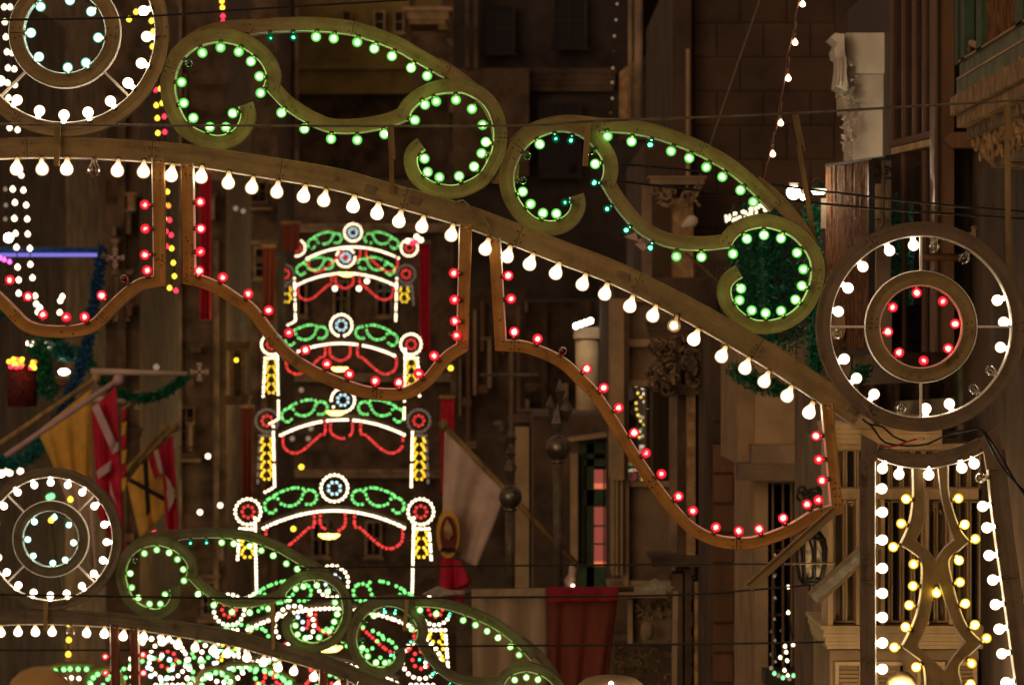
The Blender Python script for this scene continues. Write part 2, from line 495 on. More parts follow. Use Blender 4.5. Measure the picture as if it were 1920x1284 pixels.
def with_posts(sw, x0, y0, x1, y1):
    return [Vector((x0, y0))] + spline(sw, 6) + [Vector((x1, y1))]
def build_arch(root):
    beam = ribbon(root, 'board', BEAM, 38, 1, 0.0, 'paint', w_end=47, seg=230)
    e1 = ribbon(root, 'board', with_posts(SW_MID, -60, 296, 284, 296), 24, -1, -0.006, 'paint_orange', seg=170, curved=False)
    e2 = ribbon(root, 'board', with_posts(SW_R1, 363, 306, 861, 420), 24, -1, -0.006, 'paint_orange', seg=190, curved=False)
    e3 = ribbon(root, 'board', with_posts(SW_R2, 939, 446, 1539, 757), 23, -1, -0.006, 'paint_orange', seg=190, curved=False)
    bulbs(root, 'pear', B_BEAM, [beam], down=0.25)
    bulbs(root, 'red', B_RED, [e1, e2, e3], yb=-0.012)
    screws(root, [(288,326),(301,326),(289,337),(300,338),(291,478),(304,478),(292,488),(304,488),(349,445),(352,452),(360,480),(115,622),(137,626),(347,327),(357,329),(694,356),(770,380),(1100,510),(865,560),(878,590),(938,600),(942,640),(1566,905),(1574,905),(1566,915),(1574,915),(1566,930),(1574,930),(1567,945),(1575,945),(1562,917),(1590,770),(1600,774)])

SC1_L = [(446,200),(450,214),(447,228),(436,243),(412,253),(385,248),(355,231),(338,203),(329,170),(331,140),(341,115),(360,96),(385,84),(415,80),(445,87),(470,101),(490,122),(498,143),(492,163)]
SC1_S = [(492,163),(512,185),(530,203),(560,224),(586,238),(612,248),(640,251),(670,250),(700,246),(735,238),(770,224)]
SC1_R = [(770,224),(771,212),(782,199),(800,187),(820,178),(845,175),(870,176),(897,190),(913,208),(922,232),(925,258),(921,283),(912,303),(900,322),(880,336),(850,346),(815,341),(793,326),(784,308),(785,292),(798,281)]
SC1_T = [(468,68),(490,63),(530,60),(580,59),(625,62),(660,67),(700,79),(740,95),(775,115),(805,132),(832,147)]
B_SC1 = [(380,100),(414,90),(448,98),(471,116),(487,144),(489,175),(341,155),(345,194),(363,222),(394,239),(424,239),(437,213),(355,120,'green_off'),
 (528,212),(571,242),(621,261),(670,263),(721,252),(778,226),(797,197),(818,191),(855,188),(885,205),(905,235),(911,267),(903,288),(889,313),(861,331),(824,333),(802,323),(796,298),
 (507,72,'teal'),(551,71,'teal'),(593,70),(626,73),(670,80),(702,92),(735,106),(771,128),(801,143)]
SC2_L = [(1067,370),(1070,384),(1064,398),(1048,410),(1030,413),(1005,407),(988,392),(974,372),(966,350),(965,328),(970,308),(980,288),(995,270),(1015,257),(1045,248),(1075,251),(1098,263),(1116,281),(1128,300),(1131,322),(1125,343)]
SC2_S = [(1125,343),(1140,370),(1158,396),(1178,420),(1200,440),(1222,453),(1250,464),(1290,470),(1330,470),(1372,465)]
SC2_R = [(1372,465),(1377,453),(1390,440),(1410,431),(1440,428),(1478,441),(1502,461),(1517,485),(1521,508),(1517,534),(1506,560),(1489,580),(1465,594),(1438,600),(1412,597),(1390,582),(1375,562),(1372,542),(1380,529),(1393,521)]
SC2_T = [(1126,249),(1150,249),(1186,252),(1220,259),(1247,267),(1280,279),(1310,292),(1340,308),(1365,324),(1397,350),(1430,382),(1444,397)]
B_SC2 = [(1012,271),(1042,261,'teal'),(1070,264,'teal'),(1108,284,'green_off'),(1116,308),(1114,343,'teal'),(989,293,'green_off'),(981,339,'green_off'),(980,360),(995,383),(1018,400),(1043,401),(1059,380,'teal'),
 (1138,392,'teal'),(1174,432,'teal'),(1219,465,'teal'),(1268,481),(1315,482),(1374,476),(1139,256),(1184,266),(1219,272,'teal'),(1258,284),(1292,297),(1324,314),(1354,332),(1388,357),(1412,379),
 (1400,448),(1432,441),(1464,447),(1494,474),(1506,505),(1503,536),(1491,562),(1464,583),(1435,587),(1409,582),(1386,563),(1389,541)]
def build_scroll(root, L_, S_, R_, T_, B_, outerT):
    a = ribbon(root, 'board', L_, 29, 1, 0.012, 'paint', seg=240)
    b = ribbon(root, 'board', S_, 28, 1, 0.018, 'paint', seg=230)
    c = ribbon(root, 'board', R_, 27, 1, 0.012, 'paint', seg=240)
    t = ribbon(root, 'board', T_, 28, 1, 0.024, 'paint', seg=230)
    # the leaf's outer cheek running on over both spirals
    for o in outerT:
        ribbon(root, 'board', o, 25, -1, 0.030, 'paint', seg=400, lips=False)
    bulbs(root, 'green', B_, [a, b, c, t], yb=-0.018)

def ring(root, cx, cy, white, inner, kind, spokes, mname, yoff=0.0):
    o_ = [(cx+168.5*math.cos(R(a)), cy-168.5*math.sin(R(a))) for a in range(0, 360, 12)]
    i_ = [(cx+76*math.cos(R(a)), cy-76*math.sin(R(a))) for a in range(0, 360, 15)]
    x_ = [(cx+105.5*math.cos(R(a)), cy-105.5*math.sin(R(a))) for a in range(0, 360, 15)]
    e1 = ribbon(root, 'board', o_, 28, -1, yoff, mname, closed=True, seg=310)
    e2 = ribbon(root, 'board', i_, 27, -1, yoff, mname if mname == 'paint' else 'paint', closed=True, seg=300)
    e3 = ribbon(root, 'edge_board', [(2*cx-x if 0 else x, y) for x, y in x_], 2.8, 1, yoff-0.001, 'paint', closed=True, seg=900, lip=1.9, depth=0.05)
    for a in spokes:
        p0 = Vector((cx+105*math.cos(R(a)), cy-105*math.sin(R(a)))); p1 = Vector((cx+169*math.cos(R(a)), cy-169*math.sin(R(a))))
        v0 = L2(p0); v1 = L2(p1); v0.y = v1.y = yoff+0.02
        MB().bar(v0, v1, 0.010, 0.03).build('spoke', M['lip'], root)
    bulbs(root, 'white', white, [e1])
    bulbs(root, kind, inner, [e2])

W_R1 = [(269,21),(275,69),(265,119),(240,156),(207,190),(165,211),(120,216),(74,208),(32,188),(0,152),(-24,112),(-34,66),(-30,18),(-8,-30),(30,-68),(76,-88),(121,-95),(168,-88),(208,-68),(242,-30)]
I_R1 = [(76,13),(131,1),(171,22),(184,71),(161,118),(127,127),(73,107),(58,62)]
W_R2 = [(1618,500),(1668,470),(1713,460),(1752,462,'white_off'),(1808,485,'white_off'),(1870,563),(1882,604),(1876,651),(1857,694,'white_off'),(1826,729,'white_off'),(1780,757),(1736,766),(1690,766,'white_off'),(1639,739),(1606,709),(1583,673),(1570,626,'white_off'),(1572,584),(1590,540)]
I_R2 = [(1719,549),(1768,565),(1791,607),(1778,653),(1732,676),(1686,661),(1665,622),(1674,576)]

near = P(112, 642, 20)
G_ARCH = 'festoon arches of light bulbs spanning the street'
G_SC = 'green scroll ornaments standing on the arches'
G_RO = 'bulb rosettes of the arches'
arch = empty('festoon_arch', near, 'largest light arch with clear pear bulbs under its beam and red bulbs on ochre swags', 'light arch', G_ARCH)
build_arch(arch)
sc1 = empty('scroll_ornament', near, 'green bulb scroll between the topmost rosette and the second large scroll', 'light ornament', G_SC)
build_scroll(sc1, SC1_L, SC1_S, SC1_R, SC1_T, B_SC1,
    [[(306,176),(302,150),(309,118),(326,88),(352,64),(385,47),(425,38),(480,35)],
     [(826,108),(860,130),(900,161),(926,190),(941,222),(948,262),(944,292)]])
sc2 = empty('scroll_ornament', near, 'green bulb scroll with a green tinsel column seen through its lower right spiral', 'light ornament', G_SC)
build_scroll(sc2, SC2_L, SC2_S, SC2_R, SC2_T, B_SC2,
    [[(940,330),(942,300),(952,268),(972,244),(998,229),(1035,218),(1075,215),(1130,221)],
     [(1425,330),(1460,358),(1495,396),(1522,434),(1538,466),(1546,502),(1540,548)]])
# bolted plate joining both scrolls
pl = MB().prism([tuple((L2(q).x, L2(q).z)) for q in [(912,285),(975,282),(972,340),(925,345),(908,330)]], 0.030, 0.012).build('joining_plate', M['paint'], sc1)
screws(sc1, [(947,334),(960,296),(925,330)], 0.028)
screws(sc2, [(1134,294),(963,297),(1195,243),(1538,506)], 0.010)
ro1 = empty('rosette', near, 'large bulb rosette of aqua and white bulbs cut by the top left corner', 'light ornament', G_RO)
ring(ro1, 121, 60.5, W_R1, I_R1, 'aqua', (45, 135, 225, 315), 'paint')
ro2 = empty('rosette', near, 'large bulb rosette with red bulbs in its middle ring above the yellow column', 'light ornament', G_RO)
ro2.location.y += 0.0
ring(ro2, 1726, 612.5, W_R2, I_R2, 'red', (0, 90, 180, 270), 'paint_grey', yoff=-0.035)
MB().bar(L2((1604,742))+Vector((0,.03,0)), L2((1650,795))+Vector((0,.03,0)), .03).build('brace', M['paint_grey'], ro2)

# ---- the column of white and yellow bulbs
colm = empty('light_column', near, 'tall column panel with white bulbs along its sides and yellow bulbs round a waisted ornament', 'light ornament')
TOPC = [(1642,859),(1662,867),(1685,874),(1711,878),(1745,879),(1779,873),(1812,863),(1849,846)]
RIGHTC = [(1849,846),(1860,963),(1882,1120),(1905,1284),(1926,1430),(1940,1540)]
c1 = ribbon(colm, 'board', [(1642,859),(1642,1000),(1643,1284),(1644,1540)], 28, -1, 0.0, 'paint_grey', seg=260, curved=False)
c2 = ribbon(colm, 'board', TOPC, 28, 1, 0.004, 'paint_grey', seg=260)
c3 = ribbon(colm, 'board', RIGHTC, 36, 1, 0.008, 'paint_grey', seg=260)
for tri_ in ([(1616,814),(1645,830),(1645,862),(1616,880)], [(1845,848),(1830,828),(1872,801),(1884,880),(1850,880)]):
    MB().prism([tuple((L2(q).x, L2(q).z)) for q in tri_], -0.003, 0.05).build('corner_board', M['paint_grey'], colm)
YL = [(1711,876),(1712,920),(1710,950),(1703,985),(1687,1022)]
YL2 = [(1687,1022),(1709,1035),(1726,1052),(1728,1088),(1722,1136),(1711,1170),(1690,1213)]
YL3 = [(1690,1213),(1713,1229),(1730,1245),(1735,1284),(1733,1330),(1722,1370)]
YR = [(1779,872),(1780,920),(1787,950),(1801,990),(1820,1015)]
YR2 = [(1820,1015),(1800,1032),(1781,1050),(1786,1084),(1797,1128),(1815,1173),(1845,1205)]
YR3 = [(1845,1205),(1822,1226),(1800,1249),(1805,1284),(1812,1330),(1826,1370)]
def chain(*a):
    out = []
    for q in a: out += spline(q, 6)[:-1]
    return out + [Vector(a[-1][-1])]
yl, yr = chain(YL, YL2, YL3), chain(YR, YR2, YR3)
outer = yl + yr[::-1]
H1 = spline([(1731,879),(1733,950),(1730,985),(1718,1010)], 8) + spline([(1720,1016),(1740,1032),(1756,1054)], 8) + spline([(1760,1046),(1772,1028),(1791,1012)], 8) + spline([(1788,1005),(1777,972),(1767,930),(1761,879)], 8)
H2 = spline([(1752,1092),(1747,1130),(1738,1170),(1720,1210)], 8) + spline([(1724,1216),(1746,1235),(1772,1259)], 8) + spline([(1776,1252),(1790,1230),(1812,1203)], 8) + spline([(1808,1197),(1790,1170),(1775,1130),(1763,1092)], 8)
def plate_holes(outer, holes, y, depth):
    loops = [outer] + holes
    flat = [p for l in loops for p in l]
    tri = tessellate_polygon([[Vector((p[0], p[1], 0)) for p in l] for l in loops])
    mb = MB(); n = len(flat)
    vs = []
    for dy in (0, depth):
        for p in flat:
            v = L2(p); v.y = y + dy; vs.append(v)
    fs = [tuple(t) for t in tri] + [tuple(k+n for k in t[::-1]) for t in tri]
    uv = [[(flat[k][1]*S, flat[k][0]*S*0.3) for k in t] for t in tri] + [[(0, 0)]*3]*len(tri)
    k = 0
    for l in loops:
        m = len(l)
        for i in range(m):
            j = (i+1) % m
            fs.append((k+i, k+j, k+j+n, k+i+n)); uv.append([(0,0)]*4)
        k += m
    return mb.add(vs, fs, uv)
plate_holes(outer, [H1, H2], 0.012, 0.05).build('waisted_panel', M['paint'], colm)
for q, sd in ((yl, -1), (yr, 1)):
    ribbon(colm, 'edge_board', q, 3.2, -sd, 0.007, 'paint', curved=False, lip=3.0, seg=900, depth=0.055)
for h in (H1, H2):
    ribbon(colm, 'edge_strip', h, 1.2, 1, 0.009, 'lip', curved=False, lips=False, seg=900, depth=0.055)
bulbs(colm, 'white', [(1655,878),(1686,889),(1742,890),(1804,877),(1827,869),(1838,896,'white_off'),(1654,916),(1655,960),(1655,1012),(1655,1065),(1655,1112),(1655,1157),(1655,1205),(1655,1254),(1655,1300),(1843,949),(1851,989),(1855,1041),(1862,1087),(1867,1133),(1874,1179),(1879,1225),(1887,1279),(1893,1325)], [c1, c2, c3], yb=0.012)
bulbs(colm, 'yellow', [(1699,935),(1690,981),(1675,1025),(1713,1057),(1712,1098),(1705,1134),(1698,1175),(1677,1213),(1718,1250),(1720,1292),(1797,934),(1809,983),(1829,1010),(1798,1050),(1800,1091),(1810,1131),(1828,1171),(1850,1196),(1822,1243),(1820,1282),(1756,1111)], [yl, yr, [Vector((1745,1092)), Vector((1768,1092))]], yb=0.002)
screws(colm, [(1625,848),(1640,849),(1650,842),(1838,842),(1835,826),(1838,843)], -0.004)

# ---- hanger straps of the arch
def strap(root, p0, p1, w, y=-0.03, name='hanger_strap', m='timber', t=0.02, extra=None):
    a = L2(p0); b = L2(p1); a.y = b.y = y
    o = MB().bar(a, b, w*S, t).build(name, M[m], root)
    return o
strap(arch, (109,230), (109,274), 11); strap(arch, (109,272), (108,312), 10, y=-0.045)
strap(arch, (732,234), (736,300), 12, y=-0.03); strap(arch, (734,298), (735,364), 9, y=-0.02)
strap(sc2, (1103,227), (1097,312), 11, y=-0.03)
pr = empty('timber_pole', near, 'slanting yellowish timber pole rising behind the second large scroll', 'pole')
a_ = L2((1494,212)); b_ = L2((1508,282)); c_ = L2((1530,450)); d_ = L2((1545,560))
for v, y in ((a_, .12), (b_, .12), (c_, .12), (d_, .12)): v.y = y
MB().bar(a_, b_, 12*S, .02).build('batten', M['timber'], pr)
a2 = L2((1500,270)); a2.y = .10; MB().bar(a2, c_, 9*S, .02).build('batten', M['timber'], pr); 
MB().bar(c_, d_, 10*S, .02).build('batten', M['timber'], pr)
vb = empty('timber_pole', near, 'upright batten beside the right edge of the photo above the right rosette', 'pole')
a_ = L2((1892,193)); b_ = L2((1897,262)); c_ = L2((1894,258)); d_ = L2((1897,545))
for v in (a_, b_, c_, d_): v.y = .09
MB().bar(a_, b_, 12*S, .02).build('batten', M['timber'], vb); c_.y = d_.y = .115
MB().bar(c_, d_, 10*S, .02).build('batten', M['timber'], vb)

# ---- second arch of the row: the same pieces hung again at 29.4 m
M['paint_shaded'] = mat('paint_shaded_brown', (0.17, 0.14, 0.085), 0.6, 0.25, 1.0, 0.2, uv=True, stretch=(2.5, 40, 1))  # frame paint darkened to stand in for less light
M['paint_shaded_red'] = mat('paint_shaded_russet', (0.20, 0.06, 0.025), 0.6, 0.25, 1.0, 0.2, uv=True, stretch=(2.5, 40, 1))
def copy_tree(o, parent=None):
    c = o.copy(); col.objects.link(c); c.parent = parent
    for ch in list(o.children): copy_tree(ch, c)
    return c
D2 = 29.4
loc2 = P(95, 1010, D2) - Vector(((121-112)*S, 0, (642-60.5)*S))
for src, lb in ((arch, 'light arch with white bulbs under a dark beam crossing the bottom left of the photo'),
                (sc1, 'green bulb scroll beside the lower left rosette of the second arch'),
                (sc2, 'green bulb scroll rising from the bottom edge before the grey and red cloths'),
                (ro1, 'bulb rosette with aqua bulbs in front of the yellow and red flags at lower left')):
    c = copy_tree(src); c.location = loc2; c['label'] = lb
    for ch in c.children:                                  # weaker light on this arch is put into darker frame colours
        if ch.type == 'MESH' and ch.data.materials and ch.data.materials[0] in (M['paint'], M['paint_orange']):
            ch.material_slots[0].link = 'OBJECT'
            ch.material_slots[0].material = M['paint_shaded_red'] if ch.data.materials[0] == M['paint_orange'] else M['paint_shaded']

# ================================================================ smaller arches far up the street
M['f_white'] = emis('far_white', (1, 0.80, 0.52), 9, sample=False)
M['f_green'] = emis('far_green', (0.22, 1, 0.22), 3.4, sample=False)
M['f_red'] = emis('far_red', (1, 0.05, 0.045), 3.4, sample=False)
M['f_aqua'] = emis('far_aqua', (0.62, 0.95, 1.0), 4.2, sample=False)
M['f_yellow'] = emis('far_yellow', (1, 0.62, 0.03), 5.5, sample=False)
M['f_dull'] = emis('far_unlit_glow', (0.9, 0.62, 0.45), 0.55, sample=False)  # unlit bulbs given a faint glow
M['far_frame'] = mat('frame_dark', (0.10, 0.07, 0.04), 0.7, 0.2, 1, 0)

def dots(pts, gap, jit=0.0, rnd=random.Random(5), miss=0.02):
    """evenly spaced bulbs along a path"""
    p = spline(pts, gap/3) if len(pts) > 2 else [Vector(pts[0]).lerp(Vector(pts[1]), i/20) for i in range(21)]
    out = []; acc = 0; out.append(p[0])
    for i in range(1, len(p)):
        acc += (p[i]-p[i-1]).length
        if acc >= gap: out.append(p[i]); acc -= gap
    return [q for q in out if rnd.random() > miss]
def circ(cx, cy, r, n, a0=0):
    return [Vector((cx + r*math.cos(2*math.pi*(i+a0)/n), cy - r*math.sin(2*math.pi*(i+a0)/n))) for i in range(n)]

def far_part(root, name, items, sc_, r, fr=None):
    """items: list of (material key, points); frame path list fr"""
    mb = MB(); keys = []
    for key, pts in items:
        if key not in keys: keys.append(key)
        for p in pts:
            mb.ball((p[0]*sc_, 0, -p[1]*sc_), r, 8, 4, keys.index(key))
    o = mb.build(name, [M[k] for k in keys], root); o['kind'] = 'stuff'
    if fr:
        f = MB()
        for path in fr:
            q = spline(path, 8) if len(path) > 2 else [Vector(x) for x in path]
            f.tube([(v[0]*sc_, 0.12, -v[1]*sc_) for v in q], 0.05, 4)
        f.build('frame', M['far_frame'], o)
    return o

S0 = 129*K
FAR = {'sc_l': 0}
def small_arch(D, px, py, label, cols=(1, 1), dull=0, drop=70, drop_in=None, in_x=146, rows=True, s_override=None, wide=1.0):
    root = empty('festoon_arch', P(px, py, D), label, 'light arch', G_ARCH)
    rnd = random.Random(int(px*7+py)); r = 0.0275; s = S0
    g = 7.0
    far_part(root, 'centre_rosette', [('f_white', [p for p in circ(0, 0, 25, 20) if rnd.random() > .06]), ('f_aqua', circ(0, 0, 11.5, 8, .5))], s, r)
    for sg in (-1, 1):
        m = lambda pts: [(x*sg*wide, y) for x, y in pts]
        spL = m([(52,30),(44,30),(36,25),(33,16),(37,7),(46,3),(55,6),(60,14),(62,20)])
        spS = m([(62,20),(69,28),(80,33),(93,32),(104,27)])
        spR = m([(104,27),(106,20),(114,17),(123,20),(130,28),(130,38),(124,45),(116,46),(110,41)])
        spT = m([(59,1),(68,-1),(80,0),(93,4),(105,9),(115,15)])
        far_part(root, 'scroll', [('f_green', dots(spL, g) + dots(spS, g)[1:] + dots(spR, g)[1:] + dots(spT, g))], s, r*1.0)
        sw = m([(38,45),(38,70),(46,73),(58,83),(72,96),(86,107),(100,113),(113,111),(124,103),(128,92),(128,73)])
        far_part(root, 'swag', [('f_red', dots(sw, g))], s, r)
        rx, ry = 162*sg*wide, 44
        wkey = 'f_dull' if dull & (1 if sg < 0 else 2) else 'f_white'
        far_part(root, 'side_rosette', [(wkey, circ(rx, ry, 24, 19)), ('f_red', circ(rx, ry, 11, 8))], s, r)
        if cols[0 if sg < 0 else 1]:
            h = drop
            xi, xo = in_x*sg*wide, 180*sg*wide; hi = drop_in or h
            it = [('f_white', dots([(xi*1.02, 56 if drop_in else 76), (xi, 76+hi)], g) + (dots([(xi, 76+hi), (xi+sg*8, 82+hi), (xi+sg*20, 88+hi)], g) if drop_in and sg < 0 else [])), (wkey, dots([(xo*.985, 76), (xo*1.01, 76+h)], g) + dots([(xi*1.02, 76), (xo*.985, 76)], 7))]
            xm = (xi+xo)/2; yy = []
            n = int(h/20)
            for k in range(n):
                y0 = 82 + k*(h-8)/n; hh = (h-8)/n
                yy += [(xm-9, y0), (xm+9, y0), (xm-11, y0+hh*.35), (xm+11, y0+hh*.35), (xm-5, y0+hh*.7), (xm+5, y0+hh*.7)]
            it.append(('f_yellow', yy))
            far_part(root, 'side_column', it, s, r)
    beam = [(x*wide, 42 + 33*(x/133)**2) for x in range(-133, 134, 14)]
    far_part(root, 'beam', [('f_white', dots(beam, g, miss=.05))], s, r*1.05, fr=[[(x, y-6) for x, y in beam]])
    mid = [(-26,44),(-26,68),(-14,78),(-3,82),(9,79),(20,68),(20,44)]
    far_part(root, 'swag', [('f_red', dots(mid, g))], s, r)
    return root
small_arch(198, 662, 436, 'farthest light arch, topmost of the stack of small arches', drop=0, cols=(0, 0))
small_arch(184, 648, 483, 'second farthest small light arch just under the topmost one', drop=50, drop_in=92, in_x=134, dull=3)
small_arch(160, 640, 610, 'small light arch in the middle of the stack, third from the top', drop=88, drop_in=140)
small_arch(147, 643, 750, 'small light arch fourth from the top, its side rosettes dull', dull=3, drop=100, drop_in=108)
small_arch(129, 627, 915, 'small light arch with the brightest centre rosette, a yellow street lamp under its beam', drop=60, drop_in=118)
small_arch(108, 623, 1090, 'small light arch partly hidden behind the green scroll, its right scroll showing', drop=60)
small_arch(88, 552, 1172, 'small light arch seen through the spirals of the second arch near the bottom', drop=60)
small_arch(74, 420, 1235, 'lowest small light arch shining through the bulbs under the second arch', drop=60)

# a large arch of the near kind, far down at the bottom left, mirrored halves complete
def mid_arch(D, px, py, label):
    root = empty('festoon_arch', P(px, py, D) , label, 'light arch', G_ARCH)
    rnd = random.Random(11)
    off = lambda p: (p[0]-121, p[1]-60.5)
    def grp(name, lst, r=0.027):
        for sg in (1, -1):
            it = []
            for key, pts in lst:
                it.append((key, [((off(p)[0])*sg, off(p)[1]) for p in pts]))
            far_part(root, name, it, S, r)
    far_part(root, 'rosette', [('f_white', [off(p) for p in W_R1]), ('f_aqua', [off(p) for p in I_R1])], S, 0.026)
    grp('scroll', [('f_green', [p[:2] for p in B_SC1])])
    grp('scroll', [('f_green', [p[:2] for p in B_SC2])])
    grp('beam_bulbs', [('f_white', [p[:2] for p in B_BEAM if p[0] > 112])], 0.03)
    grp('swag_bulbs', [('f_red', [p[:2] for p in B_RED if p[0] > 112])])
    f = MB()
    for path in (BEAM, ):
        for sg in (1, -1):
            q = spline([((x-121)*sg, y-60.5-18) for x, y in path if x > 100], 30)
            f.tube([(v[0]*S, 0.05, -v[1]*S) for v in q], 0.045, 4)
    f.build('beam', M['paint_grey'], root)
    for path in (SC1_L, SC1_S, SC1_R, SC1_T, SC2_L, SC2_S, SC2_R, SC2_T):
        for sg in (1, -1):
            g = MB(); q = spline([((x-121)*sg, y-60.5) for x, y in path], 12)
            nn = []
            for i, v in enumerate(q):
                t = (q[min(i+1, len(q)-1)] - q[max(i-1, 0)]).normalized()
                nn.append(v + Vector((t.y, -t.x))*sg*14)
            g.tube([(v[0]*S, 0.04, -v[1]*S) for v in nn], 0.032, 4)
            g.build('board', M['paint'], root)
    return root
mid_arch(56, 300, 1250, 'light arch with a white ring rosette of scattered bulbs at the bottom left edge')

# ================================================================ the street: buildings
M['stone'] = mat('limestone', (0.34, 0.255, 0.165), 0.85, 0.35, 1.6, 0.5)
M['stone_dk'] = mat('limestone_dark', (0.15, 0.105, 0.07), 0.9, 0.4, 1.3, 0.5)  # limestone in a darker tone
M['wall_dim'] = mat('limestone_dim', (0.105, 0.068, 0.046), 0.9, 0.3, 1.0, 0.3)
M['stone_vdk'] = mat('near_black_wall', (0.055, 0.045, 0.04), 0.9, 0.4, 0.9, 0.3)  # nearly black wall tone
M['stone_warm'] = mat('limestone_gold', (0.50, 0.32, 0.15), 0.75, 0.35, 9, 0.8)
M['stone_white'] = mat('stone_whitewashed', (0.72, 0.66, 0.54), 0.7, 0.12, 4, 0.3)
M['carved'] = mat('carved_stone', (0.30, 0.21, 0.12), 0.8, 0.5, 14, 1.0)
M['plaster'] = mat('plaster_cream', (0.48, 0.35, 0.20), 0.8, 0.22, 2.2, 0.3)
M['plaster_y'] = mat('plaster_yellow', (0.30, 0.23, 0.07), 0.85, 0.25, 0.8, 0.3)
M['cream'] = mat('paint_cream_wood', (0.66, 0.48, 0.25), 0.5, 0.22, 6, 0.3, stretch=(1, 1, .3))
M['brown'] = mat('brown_wood', (0.19, 0.095, 0.045), 0.5, 0.25, 7, 0.2, stretch=(1, 1, .15))
M['dkwood'] = mat('dark_wood', (0.05, 0.028, 0.018), 0.5, 0.3, 6, 0.2)
M['green_p'] = mat('green_paint', (0.035, 0.10, 0.045), 0.45, 0.3, 6, 0.2)
M['sage'] = mat('sage_paint', (0.20, 0.24, 0.14), 0.55, 0.3, 7, 0.3)
M['glass_dk'] = mat('window_glass', (0.012, 0.010, 0.012), 0.02, 0.1, 2, 0.0, spec=0.4)
M['glass_mirror'] = mat('polished_glass', (0.06, 0.045, 0.03), 0.004, 0.1, 2, 0.0, spec=1.0)
M['glass_mirror'].node_tree.nodes['Principled BSDF'].inputs['IOR'].default_value = 1.9
M['iron'] = mat('wrought_iron', (0.02, 0.017, 0.014), 0.45, 0.2, 20, 0.1, metal=0.3)
M['iron_pale'] = mat('iron_greyed', (0.16, 0.13, 0.09), 0.6, 0.3, 12, 0.2)
M['reed'] = mat('reed', (0.26, 0.12, 0.045), 0.75, 0.55, 22, 0.6, stretch=(3, 3, .5), c2=(0.05, 0.028, 0.012))
M['tarp'] = mat('grey_cloth', (0.30, 0.26, 0.20), 0.9, 0.25, 5, 0.4)
M['asphalt'] = mat('asphalt', (0.05, 0.047, 0.043), 0.85, 0.3, 3, 0.3)
M['tinsel_green'] = mat('tinsel_green', (0.015, 0.22, 0.115), 0.35, 0.5, 30, 0)
M['tinsel_blue'] = mat('tinsel_blue', (0.02, 0.16, 0.42), 0.35, 0.5, 30, 0)
M['tinsel_teal'] = mat('tinsel_teal', (0.02, 0.30, 0.28), 0.35, 0.5, 30, 0)
M['lit_red'] = emis('window_lit_red', (1, 0.20, 0.14), 0.30)
M['lit_red2'] = emis('window_lit_orange', (1, 0.22, 0.09), 0.8)
M['lamp_hot'] = emis('lamp_white', (1, 0.88, 0.68), 20)
M['lamp_small'] = emis('lamp_tiny', (1, 0.80, 0.55), 1.5)
M['lamp_warm'] = emis('lamp_warm', (1, 0.82, 0.55), 9)
M['lamp_sodium'] = emis('lamp_sodium', (1, 0.66, 0.13), 7)
M['lamp_blue'] = emis('tube_blue', (0.32, 0.26, 0.95), 0.75)
M['glint'] = emis('small_bulb_warm', (1, 0.78, 0.48), 4.5)
M['glint_y'] = emis('small_bulb_yellow', (1, 0.66, 0.04), 3.2)
M['glint_r'] = emis('small_bulb_red', (1, 0.03, 0.07), 2.8)
M['glint_dull'] = emis('small_bulb_dull', (1, 0.7, 0.42), 0.28)
M['glint_pink'] = emis('small_bulb_pink', (1, 0.12, 0.6), 3.0)
M['glint_g'] = emis('small_bulb_green', (0.25, 1, 0.35), 1.8)
M['glint_o'] = emis('small_bulb_orange', (1, 0.25, 0.03), 2.4)

def zz(py, D): return (642-py)*D*K
def xx(px, D): return (px-960)*D*K

